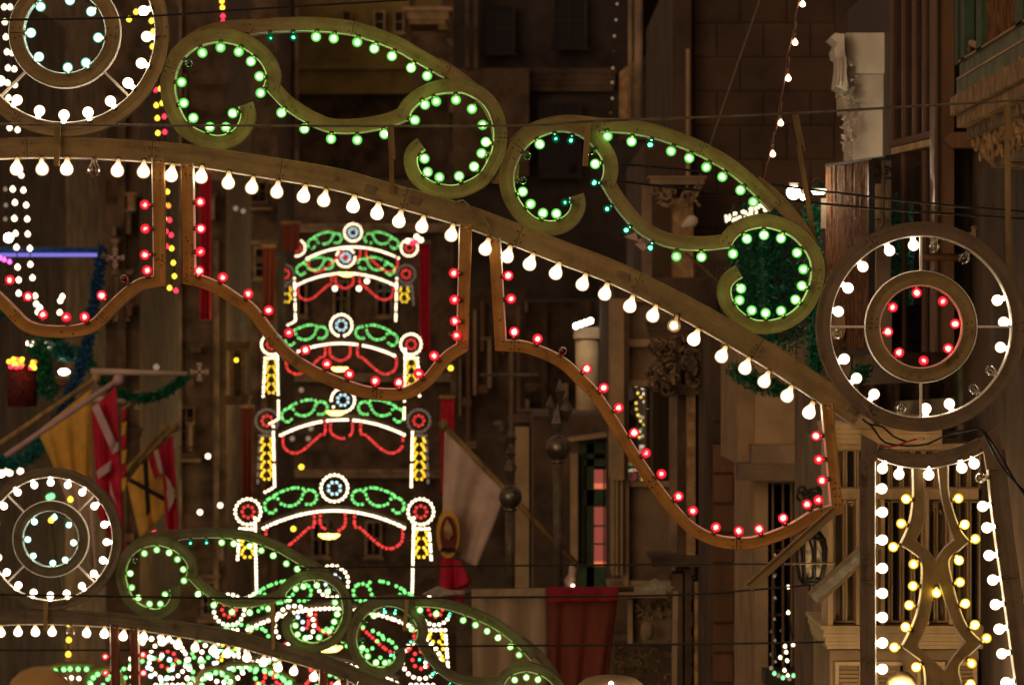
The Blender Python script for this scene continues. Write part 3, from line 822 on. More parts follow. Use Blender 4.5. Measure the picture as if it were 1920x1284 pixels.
class B:
    """a building or other built thing, its parts placed by photo position and distance"""
    def __init__(s, name, label, cat, D, group=None, at=None):
        s.D = D
        px, py = at or (960, 1284)
        s.r = empty(name, P(px, py, D), label, cat, group)
        s.o = s.r.location.copy()
    def put(s, name, mb, m, parent=None):
        p = parent or s.r
        off = s.o if p is s.r else s.o + Vector(p.location) if p.parent is s.r else s.o
        base = s.o if p is s.r else s.o + Vector(p.location)
        mb.v = [tuple(Vector(v) - base) for v in mb.v]
        o = mb.build(name, m if isinstance(m, list) else M[m] if isinstance(m, str) else m, p)
        return o
    def box(s, name, x0, y0, x1, y1, D, depth, m, parent=None):
        return s.put(name, MB().box((xx(x0, D), D, zz(y0, D)), (xx(x1, D), D+depth, zz(y1, D))), m, parent)
    def world(s, name, a, b, m, parent=None):
        return s.put(name, MB().box(a, b), m, parent)
    def slab(s, name, pa, Da, pb, Db, y0, y1, th, m, parent=None, mbonly=False):
        """upright slab between two plan points; y0,y1 are photo heights at the first end"""
        a = Vector((xx(pa, Da), Da)); b = Vector((xx(pb, Db), Db))
        d = (b-a).normalized(); n = Vector((-d.y, d.x))
        if n.y < 0: n = -n
        z0, z1 = zz(y1, Da), zz(y0, Da)
        c = [a, b, b+n*th, a+n*th]
        v = [(p.x, p.y, z) for z in (z0, z1) for p in c]
        mb = MB().add(v, [(0,3,2,1),(4,5,6,7),(0,1,5,4),(1,2,6,5),(2,3,7,6),(3,0,4,7)])
        return mb if mbonly else s.put(name, mb, m, parent)
    def poly(s, name, pts, D, depth, m, parent=None):
        return s.put(name, MB().prism([(xx(p[0], D), zz(p[1], D)) for p in pts], D, depth), m, parent)
    def mould(s, name, x0, x1, y0, y1, D, depth, m, steps=4, out=10, parent=None, left=True, right=False):
        """horizontal moulding: stacked fillets, widest on top"""
        mb = MB()
        for k in range(steps):
            a = y0 + (y1-y0)*k/steps; b_ = y0 + (y1-y0)*(k+1)/steps - 0.4
            f = (1 - k/steps)
            f = f if k % 2 == 0 else f*0.75
            pr = out*f*D*K
            mb.box((xx(x0, D) - (pr if left else 0), D-pr-0.003*k, zz(a, D)), (xx(x1, D) + (pr if right else 0), D+depth, zz(b_, D)))
        return s.put(name, mb, m, parent)
    def tube(s, name, pts, r, m, parent=None, n=6):
        """pts: (px, py, D)"""
        return s.put(name, MB().tube([P(*p) for p in pts], r, n), m, parent)
    def window(s, x0, y0, x1, y1, D, mf='cream', nx=2, ny=3, w=5, pane='glass_dk', rec=0.12, sill=True):
        fr = MB(); q = w*D*K
        X0, X1, Z0, Z1 = xx(x0, D), xx(x1, D), zz(y1, D), zz(y0, D)
        fr.box((X0, D-.03, Z0), (X0+q, D+rec, Z1)).box((X1-q, D-.03, Z0), (X1, D+rec, Z1))
        fr.box((X0+q, D-.03, Z1-q), (X1-q, D+rec, Z1)).box((X0+q, D-.03, Z0), (X1-q, D+rec, Z0+q))
        for i in range(1, nx):
            x = X0 + (X1-X0)*i/nx; fr.box((x-q*.3, D, Z0+q), (x+q*.3, D+rec*.8, Z1-q))
        for j in range(1, ny):
            z = Z0 + (Z1-Z0)*j/ny; fr.box((X0+q, D+.008, z-q*.25), (X1-q, D+rec*.7, z+q*.25))
        f = s.put('window', fr, mf)
        s.put('pane', MB().box((X0+q, D+rec*.5, Z0+q), (X1-q, D+rec*.5+.01, Z1-q)), pane, f)
        if sill:
            s.put('sill', MB().box((X0-q, D-.12, Z0-q*1.2), (X1+q, D+.05, Z0-.002)), mf, f)
        return f
    def carving(s, name, x0, y0, x1, y1, D, m, n=40, r=9, seed=1, depth=0.12):
        """leafy carved relief: many small scrolls and lobes"""
        rd = random.Random(seed); mb = MB()
        for _ in range(n):
            px, py = rd.uniform(x0, x1), rd.uniform(y0, y1); rr = rd.uniform(.45, 1.1)*r*D*K
            c = P(px, py, D); c.y -= rd.uniform(0, depth*.6)
            if rd.random() < .5:
                Mx = Matrix.Translation(c) @ Matrix.Rotation(rd.uniform(0, 6.3), 4, 'Y') @ Matrix.Diagonal((1, .8, .38, 1))
                prof = [(max(1e-4, rr*math.sin(math.pi*i/4)), -rr*math.cos(math.pi*i/4)) for i in range(5)]
                mb.lathe(prof, 6, 0, Mx)
            else:
                a0 = rd.uniform(0, 6.3); sg = rd.choice((-1, 1)); pts = []
                for i in range(9):
                    t = i/8; rad = rr*(1-.75*t); a = a0 + sg*t*5.0
                    pts.append(c + Vector((rad*math.cos(a), -depth*.25*t, rad*math.sin(a))))
                mb.tube(pts, [rr*.24*(1-.5*i/8) for i in range(9)], 5)
        return s.put(name, mb, m)
    def blocks(s, x0, y0, x1, y1, D, bw, bh, m, seed=0, proud=0.02):
        """courses of stone blocks, each block an object sharing one mesh"""
        rd = random.Random(seed); g = 0.8
        me = None; W, H = (bw-2*g)*D*K, (bh-2*g)*D*K
        nr = int((y1-y0)/bh)
        for j in range(nr):
            x = x0 - (bw/2 if j % 2 else 0)
            while x < x1 - 2:
                a, b_ = max(x, x0), min(x+bw, x1)
                if b_ - a > bw*.25:
                    if me is None:
                        w, h = .5, .5; c = .03
                        v = [(-w, 1, -h), (w, 1, -h), (w, 1, h), (-w, 1, h), (-w, .25, -h), (w, .25, -h), (w, .25, h), (-w, .25, h), (-w+c, 0, -h+c*2), (w-c, 0, -h+c*2), (w-c, 0, h-c*2), (-w+c, 0, h-c*2)]
                        me = MB().add(v, [(8,9,10,11),(4,5,9,8),(5,6,10,9),(6,7,11,10),(7,4,8,11),(0,1,5,4),(1,2,6,5),(2,3,7,6),(3,0,4,7)]).mesh('stone_block', M[m])
                    o = bpy.data.objects.new('stone_block', me); col.objects.link(o); o.parent = s.r
                    yc = y0 + (j+.5)*bh
                    o.location = P((a+b_)/2, yc, D) - s.o + Vector((0, -proud - rd.uniform(0, proud*.6), 0))
                    o.scale = ((b_-a-2*g)*D*K, proud*2.2+.02, H)
                x += bw

def cloth(root_o, name, corners, D, m, folds=5, amp=0.03, nx=24, ny=14, parent=None, phase=0.0, sag=0.0, t=0.004):
    """hanging cloth between four photo-space corners (tl, tr, br, bl) with folds; has thickness"""
    tl, tr, br, bl = [Vector(c) for c in corners]
    vs = []; fs = []
    for side_ in (0, 1):
        for j in range(ny+1):
            v = j/ny
            for i in range(nx+1):
                u = i/nx
                q = (tl*(1-u)+tr*u)*(1-v) + (bl*(1-u)+br*u)*v
                q = q + Vector((0, sag*math.sin(math.pi*u)*(v)))
                p = P(q.x, q.y, D)
                a = amp*(0.25+0.75*v)
                p.y += a*math.sin(u*folds*6.283 + phase + 1.3*v + 0.8*math.sin(5*u)) + 0.4*a*math.sin(u*folds*11 + 3*v) + side_*t
                vs.append(p - root_o.location)
    n1 = (nx+1)*(ny+1)
    for j in range(ny):
        for i in range(nx):
            a = j*(nx+1)+i
            fs.append((a, a+nx+1, a+nx+2, a+1)); fs.append((a+n1, a+1+n1, a+nx+2+n1, a+nx+1+n1))
    edge = [i for i in range(nx+1)] + [j*(nx+1)+nx for j in range(1, ny+1)] + [ny*(nx+1)+i for i in range(nx-1, -1, -1)] + [j*(nx+1) for j in range(ny-1, 0, -1)]
    for k in range(len(edge)):
        a, b_ = edge[k], edge[(k+1) % len(edge)]
        fs.append((a, b_, b_+n1, a+n1))
    return MB().add(vs, fs, smooth=True).build(name, M[m], parent or root_o)

def bulb_string(label, pts, D, keys, r=0.03, cord='wire', group='strings of small bulbs', cat='light string', sag=0):
    """pts photo positions; keys one material key or a list"""
    root = empty('light_string', P(pts[0][0], pts[0][1], D), label, cat, group)
    me = {}
    if len(pts) > 1:
        MB().tube([P(p[0], p[1]-2, D+.03) - root.location for p in pts], 0.006, 5).build('cord', M[cord], root)
    for i, p in enumerate(pts):
        k = keys if isinstance(keys, str) else keys[i % len(keys)]
        if k not in me: me[k] = MB().lathe([(r*.3, r*1.15), (r*.42, r*.9), (r*.8, r*.58), (r, 0), (r*.8, -r*.6), (r*.4, -r*.92), (1e-4, -r)][::-1], 10).mesh('small_bulb', M[k])
        o = place('bulb', me[k], root, P(p[0], p[1], D) - root.location)
    return root

def tinsel(label, path, D, w, m, n=700, seed=2, name='tinsel_garland', size=8):
    """garland of foil needles round a path (photo px); w = half width px"""
    rd = random.Random(seed)
    q = spline(path, 10)
    root = empty(name, P(q[0].x, q[0].y, D), label, 'garland', 'foil garlands')
    mb = MB()
    for _ in range(n):
        k = rd.random()*(len(q)-1.001); i = int(k); p = q[i].lerp(q[i+1], k-i)
        rr = math.sqrt(rd.random())*w; a = rd.uniform(0, 6.283)
        c = P(p.x + rr*math.cos(a), p.y + rr*math.sin(a)*.6, D); c.y += rd.uniform(-1, 1)*w*D*K*.6
        d = Vector((rd.uniform(-1, 1), rd.uniform(-1, 1), rd.uniform(-1, 1))).normalized()*size*D*K
        n_ = d.cross(Vector((rd.uniform(-1, 1), rd.uniform(-1, 1), rd.uniform(-1, 1)))).normalized()*size*.22*D*K
        mb.add([c-d-n_, c-d+n_, c+d-root.location*0], [(0, 1, 2)])
    mb.v = [tuple(Vector(v) - root.location) for v in mb.v]
    o = mb.build('foil', M[m], root); o['kind'] = 'stuff'
    MB().tube([P(p.x, p.y, D) - root.location for p in q], w*.25*D*K, 6).build('core', M[m], root)
    return root

# ---- ground of the street, far below the frame, rising uphill
gm = MB(); G0 = [(-30, -9), (30, -9), (60, -9), (100, -10), (150, -13), (240, -21)]
vs = []; fs = []
for y, z in G0: vs += [(-60, y, z), (60, y, z)]
for i in range(len(G0)-1): fs.append((2*i, 2*i+1, 2*i+3, 2*i+2))
MB().add([(v[0], v[1], v[2]) for v in vs], fs).build('street', M['asphalt'])['kind'] = 'structure'
bpy.data.objects['street']['kind'] = 'structure'

GB = 'houses along the street'
# ---- end of the street
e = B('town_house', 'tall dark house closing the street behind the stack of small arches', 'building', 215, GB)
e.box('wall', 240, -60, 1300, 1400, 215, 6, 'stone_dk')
for i, (wx, wy) in enumerate([(560,560),(640,560),(720,560),(600,1010),(700,1010),(820,240),(900,240),(880,480),(430,80),(480,600)]):
    e.window(wx-16, wy-34, wx+16, wy+34, 214.7, 'stone', 2, 2, 4)
for y in (196, 420, 700, 880):
    e.mould('cornice', 250, 1200, y, y+16, 214.5, 1, 'stone', 3, 8)
y_ = B('town_house', 'yellowish house front with small windows and a corner cornice at the top', 'building', 190, GB)
y_.box('wall', 560, -60, 768, 176, 190, 5, 'plaster_y')
y_.box('wall', 768, -60, 826, 46, 190.5, 4.5, 'plaster_y')
y_.mould('cornice', 770, 832, 14, 46, 190, 3, 'plaster', 4, 16, right=True)
y_.box('pilaster', 822, 46, 838, 56, 190, 2, 'plaster_y')
y_.box('string_course', 560, 118, 768, 130, 189.7, .4, 'plaster_y')
y_.window(700, 20, 722, 62, 189.6, 'plaster', 1, 2, 3); y_.window(738, 20, 758, 62, 189.6, 'plaster', 1, 2, 3); y_.window(640, 20, 660, 62, 189.6, 'plaster_y', 1, 2, 3)
y_.box('base_wall', 560, 176, 840, 330, 191, 4, 'stone_dk')

# ---- left side of the street, stepping towards the viewer
def side_house(D, x0, x1, y0, y1, label, m, seed, depth=14, nwin=6, dens=1.0):
    h = B('town_house', label, 'building', D, GB, at=((x0+x1)/2, 1284))
    rd = random.Random(seed)
    h.box('wall', x0, y0, x1, y1, D, depth, m)
    w = x1-x0
    for k in range(3):
        y = rd.uniform(60, 1200)
        h.mould('cornice', x0, x1, y, y+rd.uniform(10, 20), D-.02, .5, m if k else 'stone', 4, 8, left=True, right=True)
    for k in range(max(1, int(w/55))):
        x = x0 + w*(k+.2+rd.uniform(0, .5))/max(1, int(w/55))
        h.box('pilaster', x, rd.uniform(-40, 700), x+rd.uniform(8, 16), rd.uniform(800, 1300), D-.25, .3, rd.choice([m, 'stone']))
    for k in range(nwin):
        cx = rd.uniform(x0+16, x1-16); cy = 100+1100*(k+.5)/nwin; ww = rd.uniform(11, 19); hh = rd.uniform(28, 46)
        if cx-ww > x0 and cx+ww < x1:
            h.window(cx-ww, cy-hh, cx+ww, cy+hh, D-.12, rd.choice(['stone', 'brown', 'green_p']), 2, rd.choice((2, 3, 4)), 3.5)
            if rd.random() < .6:
                h.mould('window_hood', cx-ww-5, cx+ww+5, cy-hh-12, cy-hh-4, D-.14, .3, 'stone', 3, 5, right=True)
            if rd.random() < .5:
                bm = MB(); zt = cy+hh-14
                for i in range(9):
                    bm.bar(P(cx-ww-6+i*(2*ww+12)/8, zt, D-.7), P(cx-ww-6+i*(2*ww+12)/8, cy+hh+8, D-.7), .02)
                bm.bar(P(cx-ww-7, zt, D-.7), P(cx+ww+7, zt, D-.7), .05)
                bal = h.put('balcony_railing', bm, 'iron')
                h.box('balcony_slab', cx-ww-8, cy+hh+8, cx+ww+8, cy+hh+14, D-.8, .8, 'stone')
    for k in range(int(16*dens)):                       # brackets, niches, pedestals and shop boxes on the front
        x = rd.uniform(x0+2, x1-14); y = rd.uniform(340, 1230); w_ = rd.uniform(5, 16); hh = rd.uniform(8, 52)
        mk_ = rd.choice(['stone', 'plaster', 'stone_warm', 'stone_dk', 'stone', 'brown'])
        h.box('pedestal', x, y, x+w_, y+hh, D-.5-.02*k, .5, mk_)
        if rd.random() < .6: h.mould('capital', x-2, x+w_+2, y-7, y, D-.52-.02*k, .4, mk_, 3, 3, right=True)
    return h
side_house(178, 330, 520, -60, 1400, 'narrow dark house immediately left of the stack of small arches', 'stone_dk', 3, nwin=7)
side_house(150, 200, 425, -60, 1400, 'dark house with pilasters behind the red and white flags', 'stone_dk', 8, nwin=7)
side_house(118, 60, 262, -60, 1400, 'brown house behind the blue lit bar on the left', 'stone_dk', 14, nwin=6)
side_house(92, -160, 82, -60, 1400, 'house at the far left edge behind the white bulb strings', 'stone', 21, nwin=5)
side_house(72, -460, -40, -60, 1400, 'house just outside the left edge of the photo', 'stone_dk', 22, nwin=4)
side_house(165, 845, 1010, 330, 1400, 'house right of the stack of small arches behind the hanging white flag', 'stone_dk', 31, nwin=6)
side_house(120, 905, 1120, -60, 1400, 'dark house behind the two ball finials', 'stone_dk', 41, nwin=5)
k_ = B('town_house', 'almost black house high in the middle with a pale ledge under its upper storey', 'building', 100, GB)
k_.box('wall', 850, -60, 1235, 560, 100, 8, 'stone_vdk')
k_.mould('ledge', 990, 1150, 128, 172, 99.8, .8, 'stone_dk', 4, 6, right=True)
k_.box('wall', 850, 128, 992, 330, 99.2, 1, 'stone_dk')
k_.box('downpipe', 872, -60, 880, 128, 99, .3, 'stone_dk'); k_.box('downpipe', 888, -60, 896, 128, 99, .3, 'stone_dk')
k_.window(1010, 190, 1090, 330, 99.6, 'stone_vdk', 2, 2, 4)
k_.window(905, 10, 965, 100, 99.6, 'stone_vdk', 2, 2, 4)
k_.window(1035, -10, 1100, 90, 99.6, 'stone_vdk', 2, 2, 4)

# ornate gold-lit niche and slim shafts on the left (430,650)
n_ = B('wall_shrine', 'golden lit stone niche standing between the flags and the stack of small arches', 'shrine', 112, None, at=(445, 760))
n_.mould('cornice', 424, 466, 640, 658, 112, .8, 'stone_warm', 4, 6, right=True)
n_.box('shaft', 430, 658, 438, 742, 111.8, .5, 'stone_warm'); n_.box('shaft', 452, 658, 460, 742, 111.8, .5, 'stone_warm')
n_.box('back_panel', 438, 658, 452, 742, 112.1, .4, 'stone'); n_.mould('base', 426, 464, 742, 760, 112, .8, 'stone_warm', 3, 5, right=True)
n_.put('lamp', MB().ball(P(443, 675, 111.5), .05), 'glint_y')

# ---- right side of the street
w1 = B('town_house', 'broad brown stone wall behind the string of clear bulbs at upper right', 'building', 50, GB, at=(1425, 1284))
w1.box('wall', 1262, -60, 1760, 640, 50, 10, 'wall_dim')
w1.blocks(1300, -20, 1566, 620, 49.98, 88, 64, 'wall_dim', 4, 0.0035)
w1.box('wall', 1208, 268, 1262, 560, 50.6, 8, 'wall_dim')
w1.box('corner_pilaster', 1268, -60, 1296, 600, 49.7, .4, 'wall_dim')
w1.tube('downpipe', [(1290, 92, 49.4), (1290, 420, 49.4)], .022, 'plaster')
w1.box('column_shaft', 1262, 372, 1300, 700, 49.0, .6, 'stone_warm')
w1.carving('capital', 1225, 345, 1312, 388, 48.9, 'stone', 26, 12, 5)
w1.mould('capital_slab', 1222, 1318, 330, 346, 48.8, .8, 'stone', 3, 7, right=True)
w1.box('column_shaft', 1205, 345, 1222, 560, 49.2, .4, 'stone')
for i in range(9):
    w1.box('plank', 1300+i*8, 488, 1307.2+i*8, 640, 49.0+.01*(i % 3), .08, 'stone_dk')
w1.mould('string_course', 1300, 1400, 470, 488, 49.1, .5, 'stone_dk', 4, 6)

ib = B('iron_balcony', 'balcony with wrought iron scrolls between two pipes at upper centre right', 'balcony', 66, None, at=(1235, 240))
ib.box('door_recess', 1206, -60, 1256, 108, 67.5, .3, 'glass_dk')
ib.box('side_wall', 1252, -60, 1272, 300, 66.4, 2, 'stone_dk')
ib.tube('pipe', [(1182, -40, 65.8), (1182, 225, 65.8)], .035, 'stone'); ib.tube('pipe', [(1197, -40, 65.7), (1197, 225, 65.7)], .06, 'stone')
ib.poly('side_screen', [(1161, 135), (1189, 116), (1190, 240), (1161, 240)], 66, .08, 'stone_warm')
rm = MB()
for y in (106, 112, 128, 132): rm.bar(P(1206, y, 65.9), P(1262, y, 65.9), .022)
for x in (1208, 1230, 1252): rm.bar(P(x, 106, 65.9), P(x, 250, 65.9), .022)
for cx, cy, s1 in ((1220, 165, 1), (1241, 165, -1), (1220, 195, -1), (1241, 195, 1), (1220, 222, 1), (1241, 222, -1)):
    pts = []
    for i in range(15):
        t = i/14; a = t*9*s1; rr = 9.5*(1-t*.75)
        pts.append(P(cx+rr*math.cos(a), cy+rr*math.sin(a), 65.9))
    rm.tube(pts, .014, 5)
ib.put('railing', rm, 'iron_pale')
for x, y in ((1219, 118), (1231, 118), (1243, 118)):
    ib.put('rail_ring', MB().tube([P(x+5*math.cos(a*.524), y+5*math.sin(a*.524), 65.85) for a in range(13)], .012, 5), 'iron_pale')
ib.box('balcony_slab', 1165, 250, 1272, 262, 65.5, 1.2, 'stone_dk')

# house with the glazed box balcony
g1 = B('enclosed_balcony', 'glazed box balcony with festival lights mirrored in its dark middle pane', 'balcony', 46, None, at=(1205, 1110))
g1.box('wall', 1152, 520, 1345, 1400, 48, 8, 'stone_dk')
g1.box('side_post', 1146, 560, 1170, 900, 45.6, 1.2, 'plaster'); g1.box('corner_post', 1170, 560, 1179, 1098, 45.8, 1.0, 'plaster')
g1.box('side_post', 1148, 900, 1152, 1078, 45.7, 1, 'plaster'); g1.box('side_post', 1154, 900, 1159, 1078, 45.65, 1, 'plaster'); g1.box('side_post', 1161, 900, 1168, 1078, 45.7, 1, 'plaster')
g1.box('end_post', 1258, 560, 1266, 1098, 45.8, 1, 'stone')
for y0, y1 in ((560, 566), (636, 650), (713, 724), (902, 912), (1088, 1098)):
    g1.box('rail', 1179, y0, 1258, y1, 45.85, .9, 'plaster')
g1.box('mesh_panel', 1179, 566, 1258, 636, 46.0, .05, 'stone'); g1.box('mesh_panel', 1179, 650, 1258, 713, 46.0, .05, 'plaster')
gp = g1.box('pane', 1179, 724, 1258, 902, 46.0, .02, 'glass_mirror')
g1.box('lower_panel', 1179, 912, 1258, 1088, 46.0, .05, 'stone')
g1.mould('base_moulding', 1146, 1266, 1098, 1120, 45.7, 1.4, 'plaster', 4, 5)
g1.box('relief_back', 1180, 1120, 1262, 1206, 46.1, .8, 'stone'); g1.carving('relief', 1190, 1126, 1255, 1160, 46.05, 'stone', 24, 9, 9)
g1.box('frame_post', 1178, 1122, 1186, 1206, 45.9, .3, 'plaster')
cs_ = [P(1200+14*math.cos(a*.35)+a*3, 1195-26*math.sin(a*.35)+a*.5, 45.8) for a in range(10)]
g1.put('console', MB().tube(cs_, .055, 7), 'stone')
g1.carving('relief', 1160, 1210, 1262, 1290, 46.2, 'carved', 60, 10, 10)
g1.mould('sill', 1150, 1266, 1190, 1200, 46.2, .6, 'stone_dk', 2, 5)

# clustered pilasters and carved capital
p1 = B('pilaster_cluster', 'cluster of stone pilasters under a leafy dark capital right of the glazed balcony', 'column', 43, None, at=(1300, 1284))
for a, b_, dd, m in ((1258, 1270, 43, 'stone'), (1272, 1286, 42.8, 'stone_dk'), (1288, 1304, 42.6, 'stone_warm'), (1306, 1318, 42.75, 'stone'), (1320, 1336, 42.6, 'stone_warm')):
    p1.box('shaft', a, 735, b_, 1046, dd, .5, m)
p1.carving('capital', 1222, 632, 1385, 728, 42.3, 'carved', 110, 17, 12, .3)
p1.mould('abacus', 1228, 1400, 600, 634, 42.4, 1.5, 'stone_dk', 5, 10)
p1.mould('shaft_collar', 1258, 1352, 722, 740, 42.5, .6, 'stone', 3, 5, right=True)
p1.mould('base', 1225, 1340, 1042, 1062, 42.4, 1, 'stone_dk', 4, 8)
for a, b_, t in ((1262, 1280, 1075), (1284, 1296, 1066), (1302, 1312, 1090), (1318, 1332, 1070)):
    p1.box('lower_shaft', a, t, b_, 1300, 42.7, .5, 'stone_dk' if a < 1290 else 'stone_warm')
p1.carving('bracket', 1255, 1080, 1345, 1284, 43.1, 'carved', 60, 14, 13, .2)

w2 = B('town_house', 'plain block wall with a pale pilaster below the third red swag', 'building', 40, GB, at=(1380, 1284))
w2.box('wall', 1332, 600, 1700, 1400, 40, 7, 'stone_dk')
w2.blocks(1336, 832, 1416, 1284, 39.99, 80, 56, 'brown', 6, 0.015)
w2.blocks(1336, 750, 1385, 832, 39.99, 49, 41, 'stone_dk', 7, 0.015)
w2.box('pilaster', 1416, 900, 1440, 1400, 39.6, .5, 'stone')
w3 = B('town_house', 'cream plastered wall with a barred window beside the iron lantern', 'building', 36, GB, at=(1500, 1284))
w3.box('wall', 1490, 640, 1720, 1400, 36, 3.5, 'plaster'); w3.box('wall', 1416, 640, 1490, 905, 36.05, 3.4, 'plaster')
w3.box('wall', 1416, 905, 1440, 1400, 36.05, 3.4, 'plaster')
w3.box('lintel', 1386, 870, 1502, 901, 35.6, .6, 'stone'); w3.box('lintel_block', 1410, 834, 1492, 869, 35.7, .5, 'stone')
w3.box('wall', 1490, 1400, 1500, 1410, 36, .1, 'plaster')
w3.box('pane', 1440, 903, 1490, 1262, 36.4, .02, 'glass_dk')
for x in (1447, 1466, 1482): w3.box('window_bar', x, 903, x+4, 1262, 36.1, .05, 'stone')
for y in (905, 1030, 1150): w3.box('window_rail', 1440, y, 1490, y+4, 36.2, .04, 'brown')
w3.box('window_box', 1434, 1258, 1494, 1284, 35.6, .5, 'dkwood')
w3.box('wall', 1384, 640, 1416, 870, 36.3, 3, 'plaster')

# ---- door and pale column, centre right
dr = B('shop_front', 'dark green doorway with red lit panes left of the glazed box balcony', 'shop front', 52, None, at=(1115, 1120))
dr.box('wall', 1000, 780, 1150, 1400, 53, 6, 'stone_dk')
for a, b_ in ((1086, 1092), (1100, 1114)): dr.box('door_post', a, 830, b_, 1110, 52.5, .4, 'green_p')
dr.poly('canopy', [(1066, 822), (1146, 812), (1146, 818), (1066, 828)], 51.8, 1.1, 'plaster')
for y0, y1 in ((828, 850), (860, 874), (918, 948), (1062, 1110)): dr.box('door_rail', 1092, y0, 1150, y1, 52.5, .3, 'green_p')
dr.box('lit_pane', 1114, 880, 1150, 916, 52.6, .02, 'lit_red'); dr.box('lit_pane', 1114, 906, 1150, 916, 52.57, .02, 'lit_red2')
dr.box('lit_pane', 1114, 950, 1150, 1054, 52.6, .02, 'lit_red'); dr.box('lit_pane', 1114, 1052, 1150, 1060, 52.58, .02, 'lit_red2')
for y in (984, 1018): dr.box('glazing_bar', 1114, y, 1150, y+3, 52.55, .03, 'green_p')
dr.box('glazing_bar', 1131, 880, 1134, 1060, 52.5, .03, 'green_p')
dr.box('pilaster', 1070, 850, 1083, 1060, 52.3, .4, 'plaster')
wb = B('town_house', 'small wall of squared stone blocks behind the two ball finials', 'building', 60, GB, at=(1030, 1284))
wb.box('wall', 968, 770, 1082, 1400, 60, 2, 'stone_dk'); wb.blocks(992, 790, 1076, 1075, 59.99, 28, 22, 'stone', 17, .03)
wb.box('pilaster', 966, 800, 992, 1110, 59.6, .4, 'plaster'); wb.mould('cornice', 966, 1080, 778, 792, 59.7, .5, 'stone_dk', 3, 8)
pc = B('round_column', 'pale round column topped by a row of four bright lamps', 'column', 58, None, at=(1101, 800))
pc.put('shaft', MB().lathe([(.13, 0), (.14, .1), (.15, zz(625, 58)-zz(790, 58))], 16, M=Matrix.Translation(P(1101, 792, 58))), 'plaster')
pc.mould('base', 1078, 1128, 790, 806, 57.8, .6, 'plaster', 3, 6, right=True)
pc.box('capital', 1076, 613, 1124, 634, 57.8, .5, 'stone')
for i in range(4):
    pc.put('lamp', MB().ball(P(1080+i*9, 611-i*3.2, 57.4), .036, 10, 6), 'lamp_hot')
# upright clutter of shutters, pipes and signs between the swags
vc = B('house_front', 'narrow house front with downpipes, shutters and small signs behind the second white post', 'building', 88, GB, at=(920, 1284))
rd = random.Random(77)
vc.box('wall', 856, 540, 985, 1400, 89, 3, 'stone_dk')
for k in range(9):
    x = 860 + k*13.5; y0 = rd.uniform(560, 700)
    vc.box('shutter_leaf' if k % 3 else 'downpipe', x, y0, x+rd.uniform(3, 8), y0+rd.uniform(60, 260), 88.7-.05*(k % 3), .1, rd.choice(['stone', 'brown', 'plaster', 'dkwood']))
for k in range(8):
    x = rd.uniform(862, 960); y = rd.uniform(600, 830)
    vc.box('small_sign', x, y, x+rd.uniform(8, 20), y+rd.uniform(6, 18), 88.3-.03*k, .08, rd.choice(['stone', 'plaster', 'stone_warm', 'brown']))
vc.tube('cross_bar', [(900, 703, 87.5), (1010, 703, 87.5)], .03, 'stone')

# ================================================================ right edge, close: corner houses with box balconies
X0 = 2.42
cw = B('corner_house', 'corner house carrying the green timber balcony at the upper right edge', 'building', 30, GB, at=(1880, 1284))
cw.world('wall', (2.75, 19, -9), (4.5, 30.5, 8), 'stone_dk')
cw.box('wall', 1560, 630, 1960, 1400, 30.6, 4, 'stone')
cw.box('upper_wall', 1672, -60, 1990, 640, 30.4, 4, 'dkwood')
def DX(px, X=X0): return X/((px-960)*K)
gb = B('enclosed_balcony', 'green and sage timber balcony with reed blinds cut by the upper right corner', 'balcony', 24, None, at=(1900, 180))
zb = zz(112, 22)
gb.world('fascia_board', (X0, 21.2, zb), (X0+.5, 25.25, zb+.085), 'sage')
gb.world('fascia_board', (X0+.012, 21.2, zb+.09), (X0+.5, 25.2, zb+.175), 'sage')
gb.world('fascia_line', (X0-.006, 21.2, zb+.082), (X0+.3, 25.2, zb+.092), 'cream')
gb.world('sill_line', (X0-.004, 21.2, zb+.172), (X0+.3, 25.2, zb+.184), 'plaster')
for px, w in ((1912, .16), (1836, .14), (1806, .10), (1794, .08)):
    d = DX(px); gb.world('post', (X0-.004, d-w, zb+.17), (X0+.05, d+w, 3.2), 'green_p')
gb.world('back_panel', (X0+.06, 21.2, zb+.17), (X0+.1, 25.2, 3.2), 'plaster')
rm = MB(); rr = random.Random(8)
d = DX(1908)+.02
while d < DX(1845)-.02:
    w = rr.uniform(.008, .02); h0 = rr.uniform(0, .03)
    rm.box((X0+rr.uniform(0, .02), d, zb+.185+h0), (X0+.035, d+w, 3.2)); d += w + rr.uniform(.001, .006)
ro = gb.put('reed_blind', rm, 'reed'); ro['kind'] = 'stuff'
bt = MB()
bt.tube([(X0+.02, DX(1830), zb+.2), (X0+.01, DX(1818), zb+.24), (X0+.03, DX(1808), zb+.22), (X0+.02, DX(1800), zb+.1)], .02, 6)
gb.put('bracket_strip', bt, 'plaster')
